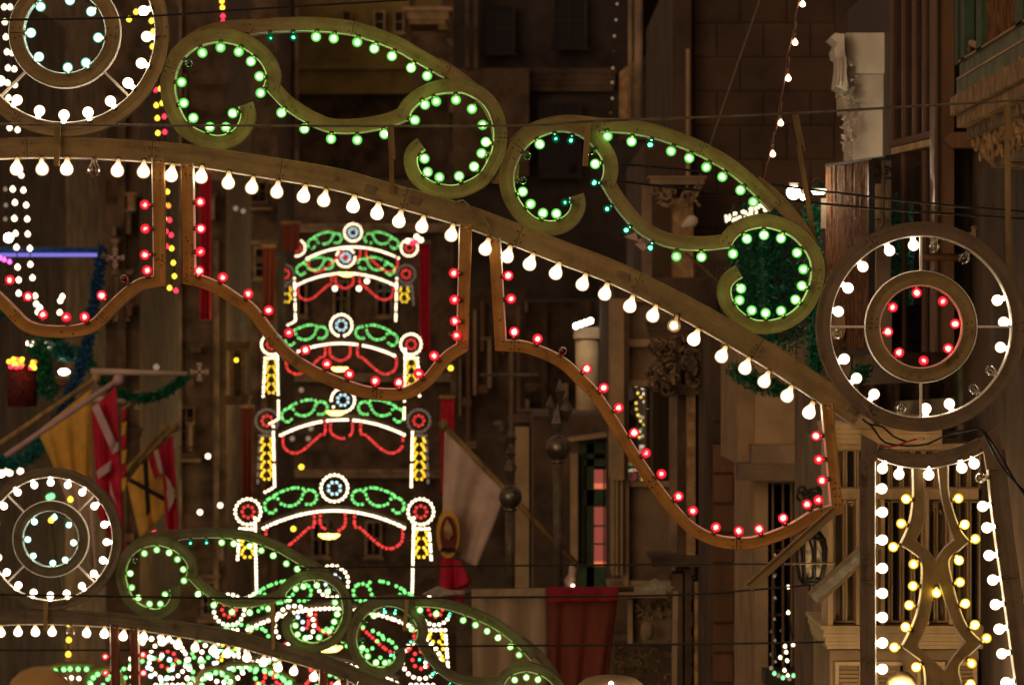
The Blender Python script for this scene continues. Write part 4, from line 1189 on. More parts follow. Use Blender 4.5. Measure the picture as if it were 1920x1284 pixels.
# carved slab and consoles under it
sb = B('stone_balcony_base', 'carved stone base, coloured as if gold lit, and scroll consoles under the green balcony', 'balcony base', 24, None, at=(1870, 330))  # golden light is put into the warm stone colour of this base
for i, (dx, z0, z1, m) in enumerate([(-.03, .105, .01, 'stone_warm'), (.0, .175, .11, 'stone_warm'), (.05, .235, .18, 'carved'), (.10, .30, .24, 'stone_warm'), (.17, .40, .305, 'stone')]):
    sb.world('moulding', (X0+dx, 21.3, zb-z0), (X0+.9, 25.3-.05*i, zb-z1), m)
cm = MB(); rd = random.Random(4)
for _ in range(420):
    dd = rd.uniform(21.9, 25.2); z = zb - rd.uniform(.01, .36); x = X0 - .02 + (zb-z)*.42
    r_ = rd.uniform(.009, .026)
    Mx = Matrix.Translation((x, dd, z)) @ Matrix.Rotation(rd.uniform(0, 6.3), 4, 'X') @ Matrix.Diagonal((.6, 1.8, .8, 1))
    cm.lathe([(max(1e-4, r_*math.sin(math.pi*i/4)), -r_*math.cos(math.pi*i/4)) for i in range(5)], 6, 0, Mx)
co = sb.put('carved_leaves', cm, 'stone_warm'); co['kind'] = 'stuff'
for D_, ox in ((24.9, 0), (24.2, 30)):
    prof = [(1796+ox, 205), (1810+ox, 212), (1822+ox, 232), (1838+ox, 240), (1850+ox, 262), (1852+ox, 290), (1870+ox, 306), (1900+ox, 316), (1960+ox, 318), (1960+ox, 205)]
    sb.poly('console', prof, D_, .16, 'stone')
    for cx, cy, r1 in ((1878+ox, 282, 30), (1858+ox, 258, 14)):
        pts = [P(cx + r1*(1-.5*t/16)*math.cos(2.6-t*.36), cy + r1*(1-.5*t/16)*math.sin(2.6-t*.36), D_-.05) for t in range(17)]
        sb.put('volute', MB().tube(pts, .014, 6), 'stone_warm')

# brown timber gallery
bg1 = B('enclosed_balcony', 'tall brown timber gallery with narrow dark lights left of the green balcony', 'balcony', 28, None, at=(1740, 640))
DA, DB = 29.2, 27.7
bg1.slab('glazing', 1671, DA+.12, 1753, DB+.12, -60, 660, .03, 'glass_dk')
for f, w in ((0.0, 5), (.26, 6), (.50, 6), (.73, 6), (.97, 5)):
    px = 1672 + 82*f; dd = DA + (DB-DA)*f
    bg1.box('mullion', px, -60, px+w, 272-12*f, dd, .12, 'brown')
for f, w in ((.24, 6), (.72, 6)):
    px = 1672 + 82*f; dd = DA + (DB-DA)*f
    bg1.box('mullion', px, 290-12*f, px+w, 660, dd, .12, 'brown')
bg1.slab('rail', 1671, DA-.04, 1753, DB-.04, 264, 276, .1, 'brown'); bg1.slab('rail', 1671, DA-.07, 1753, DB-.07, 278, 290, .12, 'cream')
bg1.box('corner_post', 1753, -60, 1789, 660, 27.5, .35, 'brown'); bg1.box('post_bead', 1758, -60, 1761, 660, 27.46, .05, 'dkwood')
bg1.box('dark_light', 1789, 190, 1990, 660, 27.9, .05, 'dkwood')
bg1.poly('rail', [(1768, 262), (1784, 248), (1990, 246), (1990, 277), (1784, 277)], 27.4, .2, 'brown')
bg1.tube('handrail', [(1724, 476, 27.3), (1735, 482, 27.3), (1800, 483, 27.3)], .022, 'brown')
for i, x in enumerate((1826, 1867, 1910)):
    bg1.box('insulator_block', x-10, 436, x+16, 455, 27.5, .08, 'stone'); bg1.box('insulator_block', x-4, 424, x+5, 436, 27.5, .05, 'stone')
    bg1.tube('cable', [(x, 424, 27.4), (x+14, 430, 27.4), (x+32, 455, 27.4), (x+60, 470, 27.4)], .012, 'iron_pale')

# white carved corbel
wc = B('carved_corbel', 'floodlit white carved stone corbel left of the brown timber gallery', 'corbel', 31, None, at=(1625, 300))
wc.box('top_block', 1586, 62, 1671, 138, 31, 1.2, 'stone_white')
wc.mould('moulding', 1590, 1671, 138, 205, 31.1, 1, 'stone_white', 6, 6)
wc.box('shaft', 1600, 205, 1671, 302, 31.15, .9, 'stone_white')
wc.poly('scroll', [(1557, 70), (1566, 62), (1583, 64), (1584, 100), (1588, 112), (1587, 138), (1590, 160), (1588, 172), (1568, 162), (1572, 130), (1573, 110), (1566, 105), (1564, 92), (1570, 80)], 30.85, .5, 'stone_white')
wc.carving('carved_leaves', 1582, 110, 1597, 190, 30.95, 'stone_white', 20, 8, 21, .1)
wc.carving('carved_leaves', 1579, 180, 1601, 300, 31.0, 'stone_white', 48, 8, 22, .12)
for x in (1573, 1578): wc.tube('fillet', [(x, 108, 30.8), (x-1, 160, 30.8)], .006, 'stone_white')

# reed-screened balcony
rb1 = B('reed_balcony', 'balcony screened with brown reed matting between the green tinsel and the timber gallery', 'balcony', 28.6, None, at=(1600, 650))
rb1.slab('back_board', 1549, 29.9, 1636, 28.7, 314, 665, .06, 'dkwood')
rr = random.Random(12)
for t in range(3):
    rm = MB(); f = 0
    while f < .985:
        w = rr.uniform(.014, .05); dd = 29.85 + (28.65-29.85)*f; px = 1549 + 87*f
        y0 = (312, 402, 487)[t] - 9*f + rr.uniform(-3, 3); y1 = (408, 494, 652)[t] + rr.uniform(-4, 5)
        rm.box((xx(px, dd), dd-.01*rr.random()-.012*(2-t), zz(y0, dd)), (xx(px+w*87, dd), dd+.02, zz(y1, dd)))
        f += w*rr.uniform(.95, 1.35)
    o = rb1.put('reed_mat', rm, 'reed'); o['kind'] = 'stuff'
rb1.slab('top_rail', 1547, 29.8, 1660, 28.4, 308, 313, .05, 'iron')
im = MB()
for cx, cy, s1 in ((1645, 322, 1), (1660, 322, -1), (1645, 322, -1)):
    im.tube([P(cx+11*(1-.8*i/16)*math.cos(i*.5*s1), cy+11*(1-.8*i/16)*math.sin(i*.5*s1), 28.3) for i in range(17)], .008, 5)
im.bar(P(1634, 300, 28.3), P(1671, 298, 28.3), .02); im.bar(P(1634, 334, 28.3), P(1671, 334, 28.3), .015); im.bar(P(1634, 300, 28.3), P(1634, 660, 28.3), .04)
rb1.put('iron_scrollwork', im, 'iron')
rb1.box('side_board', 1642, 345, 1666, 410, 28.5, .1, 'plaster'); rb1.box('side_board', 1643, 412, 1668, 560, 28.55, .1, 'stone'); rb1.box('side_board', 1640, 560, 1672, 660, 28.6, .1, 'stone')
rb1.tube('conduit', [(1656, 300, 28.3), (1655, 420, 28.3), (1640, 440, 28.3), (1635, 455, 28.3), (1640, 470, 28.3)], .012, 'iron_pale')

# things seen through the right rosette
uc = B('dentilled_cornice', 'cornice on stubby stone dentils seen through the red ring of bulbs', 'cornice', 29.5, None, at=(1680, 700))
uc.mould('cornice', 1560, 1800, 572, 592, 29.4, .8, 'stone', 4, 6)
for i, x in enumerate((1568, 1601, 1634, 1668, 1700, 1733, 1766)):
    uc.poly('dentil', [(x, 592), (x+17, 592), (x+17, 622), (x+12, 634), (x+2, 634), (x, 622)], 29.3, .4, 'plaster')
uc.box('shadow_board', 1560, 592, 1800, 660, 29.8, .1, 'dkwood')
uc.box('pilaster', 1600, 640, 1624, 790, 29.6, .2, 'plaster'); uc.box('pilaster', 1570, 640, 1594, 790, 29.65, .2, 'stone')
tp = empty('folded_awning', P(1860, 560, 28.9), 'folded grey cloth awning at right behind the rosette', 'awning')
cloth(tp, 'cloth', [(1795, 540), (1930, 470), (1940, 560), (1800, 590)], 28.9, 'tarp', 3, .09)
tm = MB()
for i in range(5):
    tm.tube([P(1800, 572+i*5, 28.7-.02*i), P(1850, 560+i*5, 28.6-.02*i), P(1905, 545+i*6, 28.7-.02*i)], .02, 6)
tm.v = [tuple(Vector(v)-tp.location) for v in tm.v]; tm.build('rolled_folds', M['tarp'], tp)
tq = empty('tarpaulin', P(1720, 740, 28.9), 'dark rumpled tarpaulin under the right rosette', 'tarpaulin')
cloth(tq, 'cloth', [(1610, 722), (1800, 712), (1805, 772), (1615, 768)], 28.9, 'dkwood', 4, .12)
cloth(tq, 'cloth_edge', [(1680, 752), (1790, 745), (1800, 800), (1675, 800)], 28.75, 'tarp', 2, .1)

# green louvred shutters at the right edge
gs = B('louvred_shutters', 'tall green and cream louvred shutters behind the right side of the rosette', 'shutters', 28.2, None, at=(1860, 1284))
gs.box('backing', 1795, 560, 1990, 1400, 28.6, .1, 'green_p')
for i in range(11):
    x = 1800 + i*15.5
    gs.box('slat', x, 575, x+8.5, 768, 28.3 + .03*(i % 2), .12, 'sage'); gs.box('slat', x, 802, x+8.5, 1120, 28.3 + .03*(i % 2), .12, 'sage')
    gs.box('slat_cap', x-2, 796, x+11, 806, 28.25, .1, 'cream')
gs.mould('moulding', 1836, 1960, 752, 794, 28.2, .3, 'stone', 5, 5)
gs.box('bead_row', 1840, 786, 1916, 790, 28.0, .1, 'cream')
gs.mould('moulding', 1800, 1960, 1116, 1140, 28.2, .3, 'stone', 4, 5)
gs.box('lower_wall', 1830, 1140, 1990, 1400, 28.4, .2, 'stone'); gs.box('post', 1834, 1128, 1852, 1400, 28.1, .2, 'brown'); gs.box('green_post', 1902, 700, 1930, 1400, 27.8, .2, 'green_p')
gs.carving('carved_leaves', 1855, 1115, 1915, 1284, 28.3, 'carved', 30, 12, 30, .1)

# cream box balcony, lower right
cb = B('enclosed_balcony', 'cream painted box balcony with tall panelled lights behind the light column', 'balcony', 27.2, None, at=(1700, 1284))
cb.box('core', 1562, 830, 1835, 1190, 27.6, 2.5, 'stone')
cb.mould('roof', 1562, 1766, 795, 832, 27.1, 1.2, 'cream', 4, 5)
cb.box('roof_flashing', 1600, 782, 1766, 800, 27.0, 1.2, 'plaster')
cb.box('upper_frame', 1560, 832, 1835, 842, 27.15, .3, 'cream'); cb.box('upper_frame', 1560, 916, 1835, 936, 27.15, .3, 'cream')
x = 1562
while x < 1830:
    w = 17 + (int(x)*7 % 5)
    cb.window(x, 842, x+w, 916, 27.25, 'cream', 1, 1, 3.2, 'stone' if (int(x) % 3) else 'glass_dk', .12, sill=False)
    cb.window(x, 938, x+w, 1166, 27.25, 'cream', 1, 1, 3.6, 'glass_dk' if (int(x) % 2) else 'stone', .14, sill=False)
    x += w + 1.5
cb.box('corner_post', 1553, 832, 1562, 1180, 27.1, .6, 'cream')
for x in (1605, 1652, 1735, 1780): cb.box('post', x, 936, x+7, 1170, 27.05, .25, 'cream')
cb.mould('sill_moulding', 1552, 1845, 1172, 1216, 27.1, 1.4, 'cream', 6, 13)
cb.box('base_panel', 1556, 1218, 1835, 1400, 27.2, 1.5, 'plaster')
for x in (1566, 1640, 1720, 1780):
    cb.box('panel_frame', x, 1240, x+52, 1247, 27.12, .1, 'cream'); cb.box('panel_frame', x, 1247, x+7, 1400, 27.12, .1, 'cream'); cb.box('panel_frame', x+45, 1247, x+52, 1400, 27.12, .1, 'cream')
    for j in range(4): cb.box('slat', x+8, 1256+j*8, x+44, 1261+j*8, 27.16, .04, 'plaster')
cb.carving('rosettes', 1566, 938, 1612, 952, 27.1, 'cream', 10, 5, 40, .05); cb.carving('rosettes', 1735, 940, 1765, 960, 27.1, 'cream', 10, 5, 41, .05)

# ================================================================ lamps
lg = B('wall_lantern', 'black iron lantern with glass sides hanging before the cream wall at lower right', 'lantern', 26, None, at=(1522, 1110))
lm = MB()
prof = [(15, 996), (25, 1010), (29, 1030), (27, 1060), (22, 1085), (16, 1092)]
for k in range(8):
    a = k*math.pi/4 + .2
    lm.tube([P(1521, y, 26) + Vector((r*math.cos(a)*26*K, r*math.sin(a)*26*K, 0)) for r, y in prof], .009, 5)
for r, y in ((25, 1010), (22, 1085), (17, 1092)):
    lm.tube([P(1521, y, 26) + Vector((r*math.cos(i*.393)*26*K, r*math.sin(i*.393)*26*K, 0)) for i in range(17)], .011, 5, cap=False)
for k in range(8):
    a = k*math.pi/4 + .59
    lm.tube([P(1521, y, 26) + Vector((r*1.02*math.cos(a+.3*math.sin(i*.8))*26*K, r*1.02*math.sin(a+.3*math.sin(i*.8))*26*K, 0)) for i, (r, y) in enumerate(prof[1:5])], .006, 4)
lg.put('cage', lm, 'iron')
lg.put('glass', MB().lathe([(r*.92*26*K, zz(y, 26)-zz(1092, 26)) for r, y in prof[::-1]], 12, M=Matrix.Translation(P(1521, 1092, 26))), mat('pale_lit_pane', (0.42, 0.36, 0.26), .35, .6, 22, .3, c2=(.06, .05, .04)))  # light in the lantern glass is put into its pale colour
lg.put('crown', MB().lathe([(18*26*K, 0), (14*26*K, .03), (5*26*K, .07), (2*26*K, .12)], 12, M=Matrix.Translation(P(1521, 997, 26))), 'iron')
lg.put('finial', MB().lathe([(1e-4, -.05), (.02, -.035), (.012, -.02), (.04, 0), (17*26*K, .004)], 12, M=Matrix.Translation(P(1521, 1093, 26))), 'iron')
bk = MB(); rd = random.Random(6)
for _ in range(14):
    a = rd.uniform(0, 6.3); cx, cy = 1520+rd.uniform(-18, 18), 924+rd.uniform(-9, 12)
    bk.tube([P(cx+9*(1-.7*i/8)*math.cos(a+i*.6), cy+9*(1-.7*i/8)*math.sin(a+i*.6), 26.1) for i in range(9)], .009, 5)
bk.bar(P(1521, 930, 26.1), P(1521, 996, 26.1), .02)
lg.put('scroll_bracket', bk, 'iron')

l2 = B('globe_lamp', 'dazzling round white lamp left of the reed screened balcony', 'lamp', 30, None, at=(1488, 361))
l2.put('globe', MB().ball(P(1488, 361, 30), 13*30*K, 16, 10), 'lamp_hot')
def glow(name, p, e, c_=(1, .82, .55), r=.04):
    l = bpy.data.lights.new(name, 'POINT'); l.energy = e; l.color = c_; l.shadow_soft_size = r
    o = bpy.data.objects.new(name, l); col.objects.link(o); o.location = p
    return o
glow('globe_lamp_light', P(1488, 361, 29.9)+Vector((0, -.06, 0)), 14, (1, .80, .54))
glow('column_lamp_light', P(1095, 604, 57.2), 5, (1, .85, .62))
l2.box('holder', 1480, 343, 1497, 349, 29.98, .06, 'iron')
l3 = B('globe_lamp', 'small bright lamp just right of the dazzling round lamp', 'lamp', 30, None, at=(1506, 369))
l3.put('globe', MB().ball(P(1506, 370, 30), 5.5*30*K, 12, 8), 'lamp_hot'); l3.box('holder', 1503, 354, 1508, 366, 30, .04, 'iron')
l4 = B('hood_lamp', 'lit hood lamp with a ring handle against the reed screen', 'lamp', 28, None, at=(1535, 360))
l4.put('ring_handle', MB().tube([P(1535+10*math.cos(a*.35), 343-9*math.sin(a*.35), 28) for a in range(10)], .007, 6), 'iron_pale')
l4.put('hood', MB().lathe([(15*28*K, 0), (13*28*K, .012), (6*28*K, .03), (2*28*K, .04)], 14, M=Matrix.Translation(P(1535, 354, 28))), 'green_p')
l4.put('light', MB().lathe([(10*28*K, -.03), (14*28*K, -.01), (14.5*28*K, -.002)], 14, M=Matrix.Translation(P(1535, 355, 28))), 'lamp_warm')
l4.box('drop_tube', 1540, 372, 1549, 428, 28.1, .05, 'stone_white')
l5 = B('wall_lamp', 'white glaring lamp at the foot of the cream box balcony, cut by the bottom edge', 'lamp', 25.6, None, at=(1690, 1300))
l5.put('shade', MB().lathe([(.035, .0), (.07, -.03), (.09, -.09), (.085, -.09), (.065, -.035), (.03, -.01)], 16, M=Matrix.Translation(P(1690, 1258, 25.6))), 'cl_pale' if 'cl_pale' in M else 'cream')
l5.put('bulb', MB().ball(P(1690, 1282, 25.6), .028), 'lamp_hot'); l5.tube('arm', [(1690, 1258, 25.6), (1690, 1250, 26.0), (1690, 1260, 27.2)], .01, 'iron')
glow('wall_and_added_lamp_light', P(1690, 1318, 25.4), 26, (1, .70, .36), .06)
fill_lamp = B('wall_lamp', 'unseen lamp added under the bottom edge to brighten the cream box balcony', 'lamp', 25.2, None, at=(1600, 1330))  # unseen lamp, added to brighten the balcony from below
fill_lamp.put('shade', MB().lathe([(.035, .0), (.07, -.03), (.09, -.09), (.085, -.09), (.065, -.035), (.03, -.01)], 16, M=Matrix.Translation(P(1600, 1310, 25.2))), 'cream')
fill_lamp.put('bulb', MB().ball(P(1600, 1330, 25.2), .028), 'lamp_hot')
glow('wall_and_added_lamp_light', P(1600, 1348, 25.0), 24, (1, .66, .30), .06)  # added light of the unseen lamp
# heap of tiny lights over the green tinsel
hp = empty('light_bundle', P(1400, 405, 31), 'dense bundle of tiny white lights lying on the green tinsel column', 'light string')
hm = MB(); rd = random.Random(9)
for i in range(70):
    t = rd.random(); hm.ball(P(1360+82*t, 412-26*t+rd.uniform(-7, 7), 31+rd.uniform(-.1, .1)) - hp.location, rd.uniform(.007, .013), 6, 4)
o = hm.build('small_bulb', M['lamp_small'], hp); o['kind'] = 'stuff'

GS = 'yellow street lamps hanging over the street'
for D_, px, py, lb in ((150, 637, 690, 'yellow glowing street lamp under the third small arch of the stack'), (138, 630, 772, 'yellow glowing street lamp just above the fourth small arch beam'), (118, 617, 1002, 'yellow glowing street lamp under the brightest small arch'), (172, 650, 513, 'yellow glowing street lamp hardly showing under the second topmost arch'), (95, 617, 1212, 'yellow glowing street lamp low in the green spirals')):
    s_ = B('street_lamp', lb, 'street lamp', D_, GS, at=(px, py))
    s_.put('bowl', MB().lathe([(1e-4, -.11), (.16, -.09), (.26, -.02), (.27, .02)], 14, M=Matrix.Translation(P(px, py, D_))), 'lamp_sodium')
    glow('street_lamp_light', P(px, py+3, D_)+Vector((0, -.3, -.1)), 480, (1, .62, .22), .15)
    s_.put('hood', MB().lathe([(.29, .02), (.27, .05), (.15, .10), (.04, .14)], 14, M=Matrix.Translation(P(px, py, D_))), 'iron_pale')
# two lamp heads close below
h1 = B('street_lamp', 'blurred golden street lamp head at the bottom left edge', 'street lamp', 11, GS, at=(72, 1300))
Mx = Matrix.Translation(P(75, 1310, 11))
h1.put('hood', MB().lathe([(.078, -.02), (.078, .02), (.068, .045), (.045, .066), (.02, .075), (1e-4, .077)], 24, M=Mx), mat('brass_hood', (0.75, 0.50, 0.16), 0.35, 0.1, 6, 0, metal=0.6))
h1.put('bulb', MB().ball(P(75, 1332, 11), .03), 'lamp_warm')
h2 = B('street_lamp', 'pale dished street lamp head at the bottom edge under the red cloth', 'street lamp', 26, GS, at=(1145, 1300))
h2.put('hood', MB().lathe([(.185, -.05), (.18, -.01), (.14, .02), (.08, .035), (.03, .04), (1e-4, .041)], 24, M=Matrix.Translation(P(1145, 1278, 26))), 'plaster')
h2.put('bulb', MB().ball(P(1146, 1281, 25.78), .014), 'lamp_warm')

# ================================================================ flags, banners, finials
M['cl_yellow'] = mat('cloth_yellow', (0.80, 0.48, 0.09), 0.8, 0.12, 5, 0.1)
M['cl_white'] = mat('cloth_white', (0.66, 0.52, 0.44), 0.8, 0.12, 5, 0.1)
M['cl_crimson'] = mat('cloth_crimson', (0.60, 0.014, 0.055), 0.75, 0.15, 5, 0.1)
M['cl_pale'] = mat('cloth_pale_pink', (0.62, 0.45, 0.48), 0.8, 0.1, 5, 0.1)
M['cl_black'] = mat('cloth_black', (0.02, 0.015, 0.015), 0.85, 0.1, 5, 0.1)
M['cl_grey'] = mat('cloth_greige', (0.40, 0.30, 0.20), 0.85, 0.18, 3, 0.2, stretch=(3, 3, .3))
M['cl_rust'] = mat('cloth_rust', (0.20, 0.045, 0.028), 0.85, 0.2, 3, 0.2, stretch=(3, 3, .3))
M['cl_maroon'] = mat('cloth_maroon', (0.30, 0.012, 0.04), 0.8, 0.12, 4, 0.1)
GF = 'flags on slanting poles'
def flag_root(label, px, py, D, pole, r=.03, m='timber'):
    root = empty('flag', P(px, py, D), label, 'flag', GF)
    mb = MB().tube([P(p[0], p[1], D) - root.location for p in pole], r, 8)
    mb.build('pole', M[m], root)
    e_ = pole[-1]
    MB().ball(P(e_[0], e_[1], D)-root.location, r*2, 8, 6).build('pole_knob', M[m], root)
    return root
f1 = flag_root('yellow and white flag hanging from a long slanting pole at left', 0, 835, 58, [(-60, 872), (180, 709)], .032, 'timber')
cloth(f1, 'yellow_cloth', [(70, 808), (172, 728), (172, 900), (108, 895)], 58, 'cl_yellow', 3, .05, phase=1)
cloth(f1, 'white_cloth', [(108, 893), (172, 848), (188, 1120), (150, 1010)], 58.08, 'cl_white', 3, .08)
f2 = flag_root('crimson flag with pale cross bars beside the yellow flag', 30, 855, 57, [(10, 855), (222, 712)], .035, 'cl_pale')
cloth(f2, 'crimson_cloth', [(172, 768), (218, 722), (236, 1060), (182, 965)], 57, 'cl_crimson', 2, .07)
for q in ([(172, 764), (184, 755), (218, 828), (208, 846)], [(206, 840), (222, 828), (224, 844), (211, 852)], [(180, 884), (209, 862), (208, 882), (184, 898)], [(206, 900), (212, 925), (222, 950), (206, 925)]):
    cloth(f2, 'pale_bar', q, 56.86, 'cl_pale', 1, .02, 8, 6)
f3 = flag_root('yellow flag with a black cross and a red corner', 232, 890, 62, [(225, 895), (308, 804)], .035, 'timber')
cloth(f3, 'yellow_cloth', [(238, 905), (300, 825), (312, 960), (262, 1010)], 62, 'cl_yellow', 2, .06)
cloth(f3, 'red_corner', [(276, 852), (304, 822), (306, 880), (290, 900)], 61.86, 'cl_crimson', 1, .03, 10, 8)
for q in ([(268, 866), (277, 858), (282, 960), (274, 968)], [(240, 902), (246, 896), (308, 930), (308, 940)]):
    cloth(f3, 'black_bar', q, 61.75, 'cl_black', 1, .02, 8, 6)
f4 = flag_root('narrow crimson flag with a white emblem right of the black cross flag', 300, 830, 60, [(262, 868), (328, 800)], .035, 'timber')
cloth(f4, 'crimson_cloth', [(302, 835), (324, 815), (337, 1010), (312, 1020)], 60, 'cl_crimson', 2, .06)
for q in ([(288, 845), (296, 842), (308, 890), (298, 888)], [(310, 890), (318, 900), (330, 930), (318, 948)], [(312, 920), (328, 915), (326, 940), (316, 960)]):
    cloth(f4, 'white_emblem', q, 59.86, 'cl_white', 1, .02, 8, 6)
f5 = flag_root('thin red and yellow rolled flag between the crimson flag and the black cross flag', 232, 764, 61, [(228, 768), (256, 750)], .02, 'timber')
for i in range(6):
    cloth(f5, 'band', [(228, 766+i*26), (238, 764+i*26), (236, 790+i*26), (227, 792+i*26)], 61, ('cl_crimson', 'cl_yellow')[i % 2], 1, .02, 6, 4)
f6 = flag_root('large white flag with a red oval emblem on a slanting pole', 880, 850, 44, [(1085, 1062), (832, 797)], .028, 'timber')
cloth(f6, 'white_cloth', [(834, 802), (950, 918), (898, 1066), (828, 1012)], 44, 'cl_white', 2, .07, sag=6)
cloth(f6, 'red_tail', [(826, 1040), (864, 1052), (884, 1090), (824, 1118)], 43.8, 'cl_crimson', 2, .05)
cloth(f6, 'red_tail', [(824, 1112), (884, 1086), (858, 1150), (832, 1128)], 43.85, 'cl_maroon', 2, .05)
MB().prism([(xx(x, 43.78)-f6.location.x, zz(y, 43.78)-f6.location.z) for x, y in [(840+22*math.cos(a*.35), 1000+46*math.sin(a*.35)) for a in range(18)]], 43.74-44, .02).build('emblem_border', M['cl_yellow'], f6)
MB().prism([(xx(x, 43.7)-f6.location.x, zz(y, 43.7)-f6.location.z) for x, y in [(840+15*math.cos(a*.35), 1002+35*math.sin(a*.35)) for a in range(18)]], 43.70-44, .02).build('emblem_field', M['cl_rust'], f6)
MB().prism([(xx(x, 43.7)-f6.location.x, zz(y, 43.7)-f6.location.z) for x, y in [(832, 990), (838, 972), (846, 985), (850, 1000), (842, 1012), (834, 1006)]], 43.66-44, .02).build('emblem_flame', M['stone_warm'], f6)
MB().prism([(xx(x, 43.7)-f6.location.x, zz(y, 43.7)-f6.location.z) for x, y in [(828, 1026), (852, 1026), (856, 1034), (824, 1034)]], 43.66-44, .02).build('emblem_bar', M['cl_black'], f6)

GD = 'damask drapes hung on the house fronts'
for x0, x1, y0, y1, D_, lb in ((374, 396, 322, 600, 148, 'long dark crimson drape on the dark house between the ochre post and the small arches'), (492, 516, 462, 600, 176, 'russet drape just left of the second farthest small arch'), (528, 562, 418, 470, 176, 'short crimson drape beside the topmost small arch'),
                               (786, 806, 455, 660, 163, 'crimson drape right of the second farthest small arch'), (826, 852, 745, 930, 163, 'red drape right of the fourth small arch rosette'), (452, 474, 762, 930, 146, 'dark crimson drape left of the small arch yellow columns')):
    dq = empty('drape', P(x0, y0, D_), lb, 'drape', GD)
    cloth(dq, 'drape_cloth', [(x0, y0), (x1, y0), (x1, y1), (x0, y1)], D_, 'cl_crimson' if x0 % 4 else 'cl_rust', 3, .12)
    MB().tube([P(x0-2, y0, D_-.1)-dq.location, P(x1+2, y0, D_-.1)-dq.location], .07, 6).build('rail', M['stone_warm'], dq)
bn = empty('banner', P(1020, 1108, 34), 'wide grey and red cloth banner hanging from a rod with spearhead ends', 'banner')
MB().tube([P(868, 1108, 34)-bn.location, P(1190, 1104, 34)-bn.location], .02, 8).build('rod', M['iron_pale'], bn)
for pts in ([(790, 1114), (822, 1098), (842, 1106), (872, 1107), (872, 1112), (842, 1115), (822, 1118)], [(1188, 1101), (1206, 1098), (1228, 1084), (1264, 1101), (1232, 1112), (1206, 1108), (1188, 1107)]):
    MB().prism([(xx(x, 34)-bn.location.x, zz(y, 34)-bn.location.z) for x, y in pts], 33.98-34, .05).build('spearhead', M['steel'], bn)
cloth(bn, 'grey_cloth', [(884, 1106), (1024, 1104), (1028, 1400), (888, 1400)], 34, 'cl_grey', 3, .035)
cloth(bn, 'red_cloth', [(1026, 1102), (1161, 1100), (1126, 1400), (1032, 1400)], 33.95, 'cl_rust', 3, .04, phase=2)
cloth(bn, 'red_heading', [(1024, 1100), (1161, 1099), (1158, 1126), (1026, 1128)], 33.84, 'cl_maroon', 3, .012)
cloth(bn, 'grey_heading', [(884, 1104), (1025, 1102), (1024, 1118), (884, 1119)], 33.86, 'cl_grey', 3, .012)

GBf = 'ball finials on poles'
def finial(px, py, r, D, top, m, label, base):
    f = B('ball_finial', label, 'finial', D, GBf, at=(px, base))
    f.put('ball', MB().ball(P(px, py, D), r*D*K, 20, 12), m)
    f.put('pole', MB().lathe([(9*D*K, 0), (9*D*K, zz(py+r-2, D)-zz(base, D))], 12, M=Matrix.Translation(P(px-1, base, D))), 'iron_pale')
    f.put('collar', MB().lathe([(11*D*K, 0), (13*D*K, .01), (11*D*K, .025)], 12, M=Matrix.Translation(P(px, py+r+5, D))), m)
    # faceted star of two stacked double pyramids and a neck
    q = D*K
    def oct_(cx, cy, w, h, ang):
        c = P(cx, cy, D); v = [c+Vector((0, 0, h*q)), c-Vector((0, 0, h*q))]
        for k in range(4):
            a = ang + k*math.pi/2; v.append(c+Vector((w*q*math.cos(a), w*q*math.sin(a), rdm.uniform(-4, 4)*q)))
        fs = []
        for k in range(4):
            a, b_ = 2+k, 2+(k+1) % 4
            fs += [(0, a, b_), (1, b_, a)]
        return MB().add(v, fs)
    for cx, cy, w, h, ang in top:
        f.put('spike', oct_(cx, cy, w, h, ang), m)
    return f
rdm = random.Random(2)
M['metal_dk'] = mat('dark_metal', (0.20, 0.17, 0.14), 0.32, 0.3, 12, 0.1, metal=0.7)
finial(1047, 839, 24, 36, [(1046, 790, 14, 34, .4), (1032, 762, 10, 24, .9), (1062, 768, 13, 26, .2), (1050, 735, 13, 26, .7)], 'metal_dk', 'right ball finial with a faceted spiky crown in front of the stone blocks', 1112)
finial(957, 931, 22, 34, [(957, 880, 13, 32, .3), (958, 848, 13, 24, .8), (958, 820, 11, 22, .2)], 'metal_dk', 'left darker ball finial in front of the white flag', 1104)
vb_ = B('flag_pole', 'slim upright pole standing between the red banner and the carved balcony', 'pole', 33, None, at=(1263, 1290))
vb_.put('pole', MB().bar(P(1266, 1112, 33), P(1263, 1420, 33), .035), 'plaster'); vb_.box('pole_tip', 1262, 1108, 1271, 1160, 32.96, .03, 'stone')
pf = B('paper_flower', 'pink and white paper flower above the red banner', 'decoration', 50, None, at=(1072, 1100))
pf.put('petals', MB().tube([P(1076, 1060, 50), P(1073, 1078, 50), P(1070, 1086, 50)], [.05, .04, .06], 8), 'cl_white')
pf.put('petals', MB().tube([P(1066, 1083, 50), P(1070, 1094, 50), P(1075, 1101, 50)], [.05, .06, .03], 8), 'cl_pale')
pf.put('lamp', MB().ball(P(1074, 1098, 49.9), .02), 'glint')
wp = B('paper_streamer', 'white paper streamer caught below the second scroll', 'decoration', 40, None, at=(1195, 455))
wp.poly('paper', [(1170, 444), (1192, 436), (1196, 450), (1204, 446), (1202, 454), (1194, 452)], 40, .02, 'cl_white')
wp.poly('paper', [(1190, 458), (1206, 450), (1214, 466), (1205, 470)], 40.05, .02, 'cl_white')

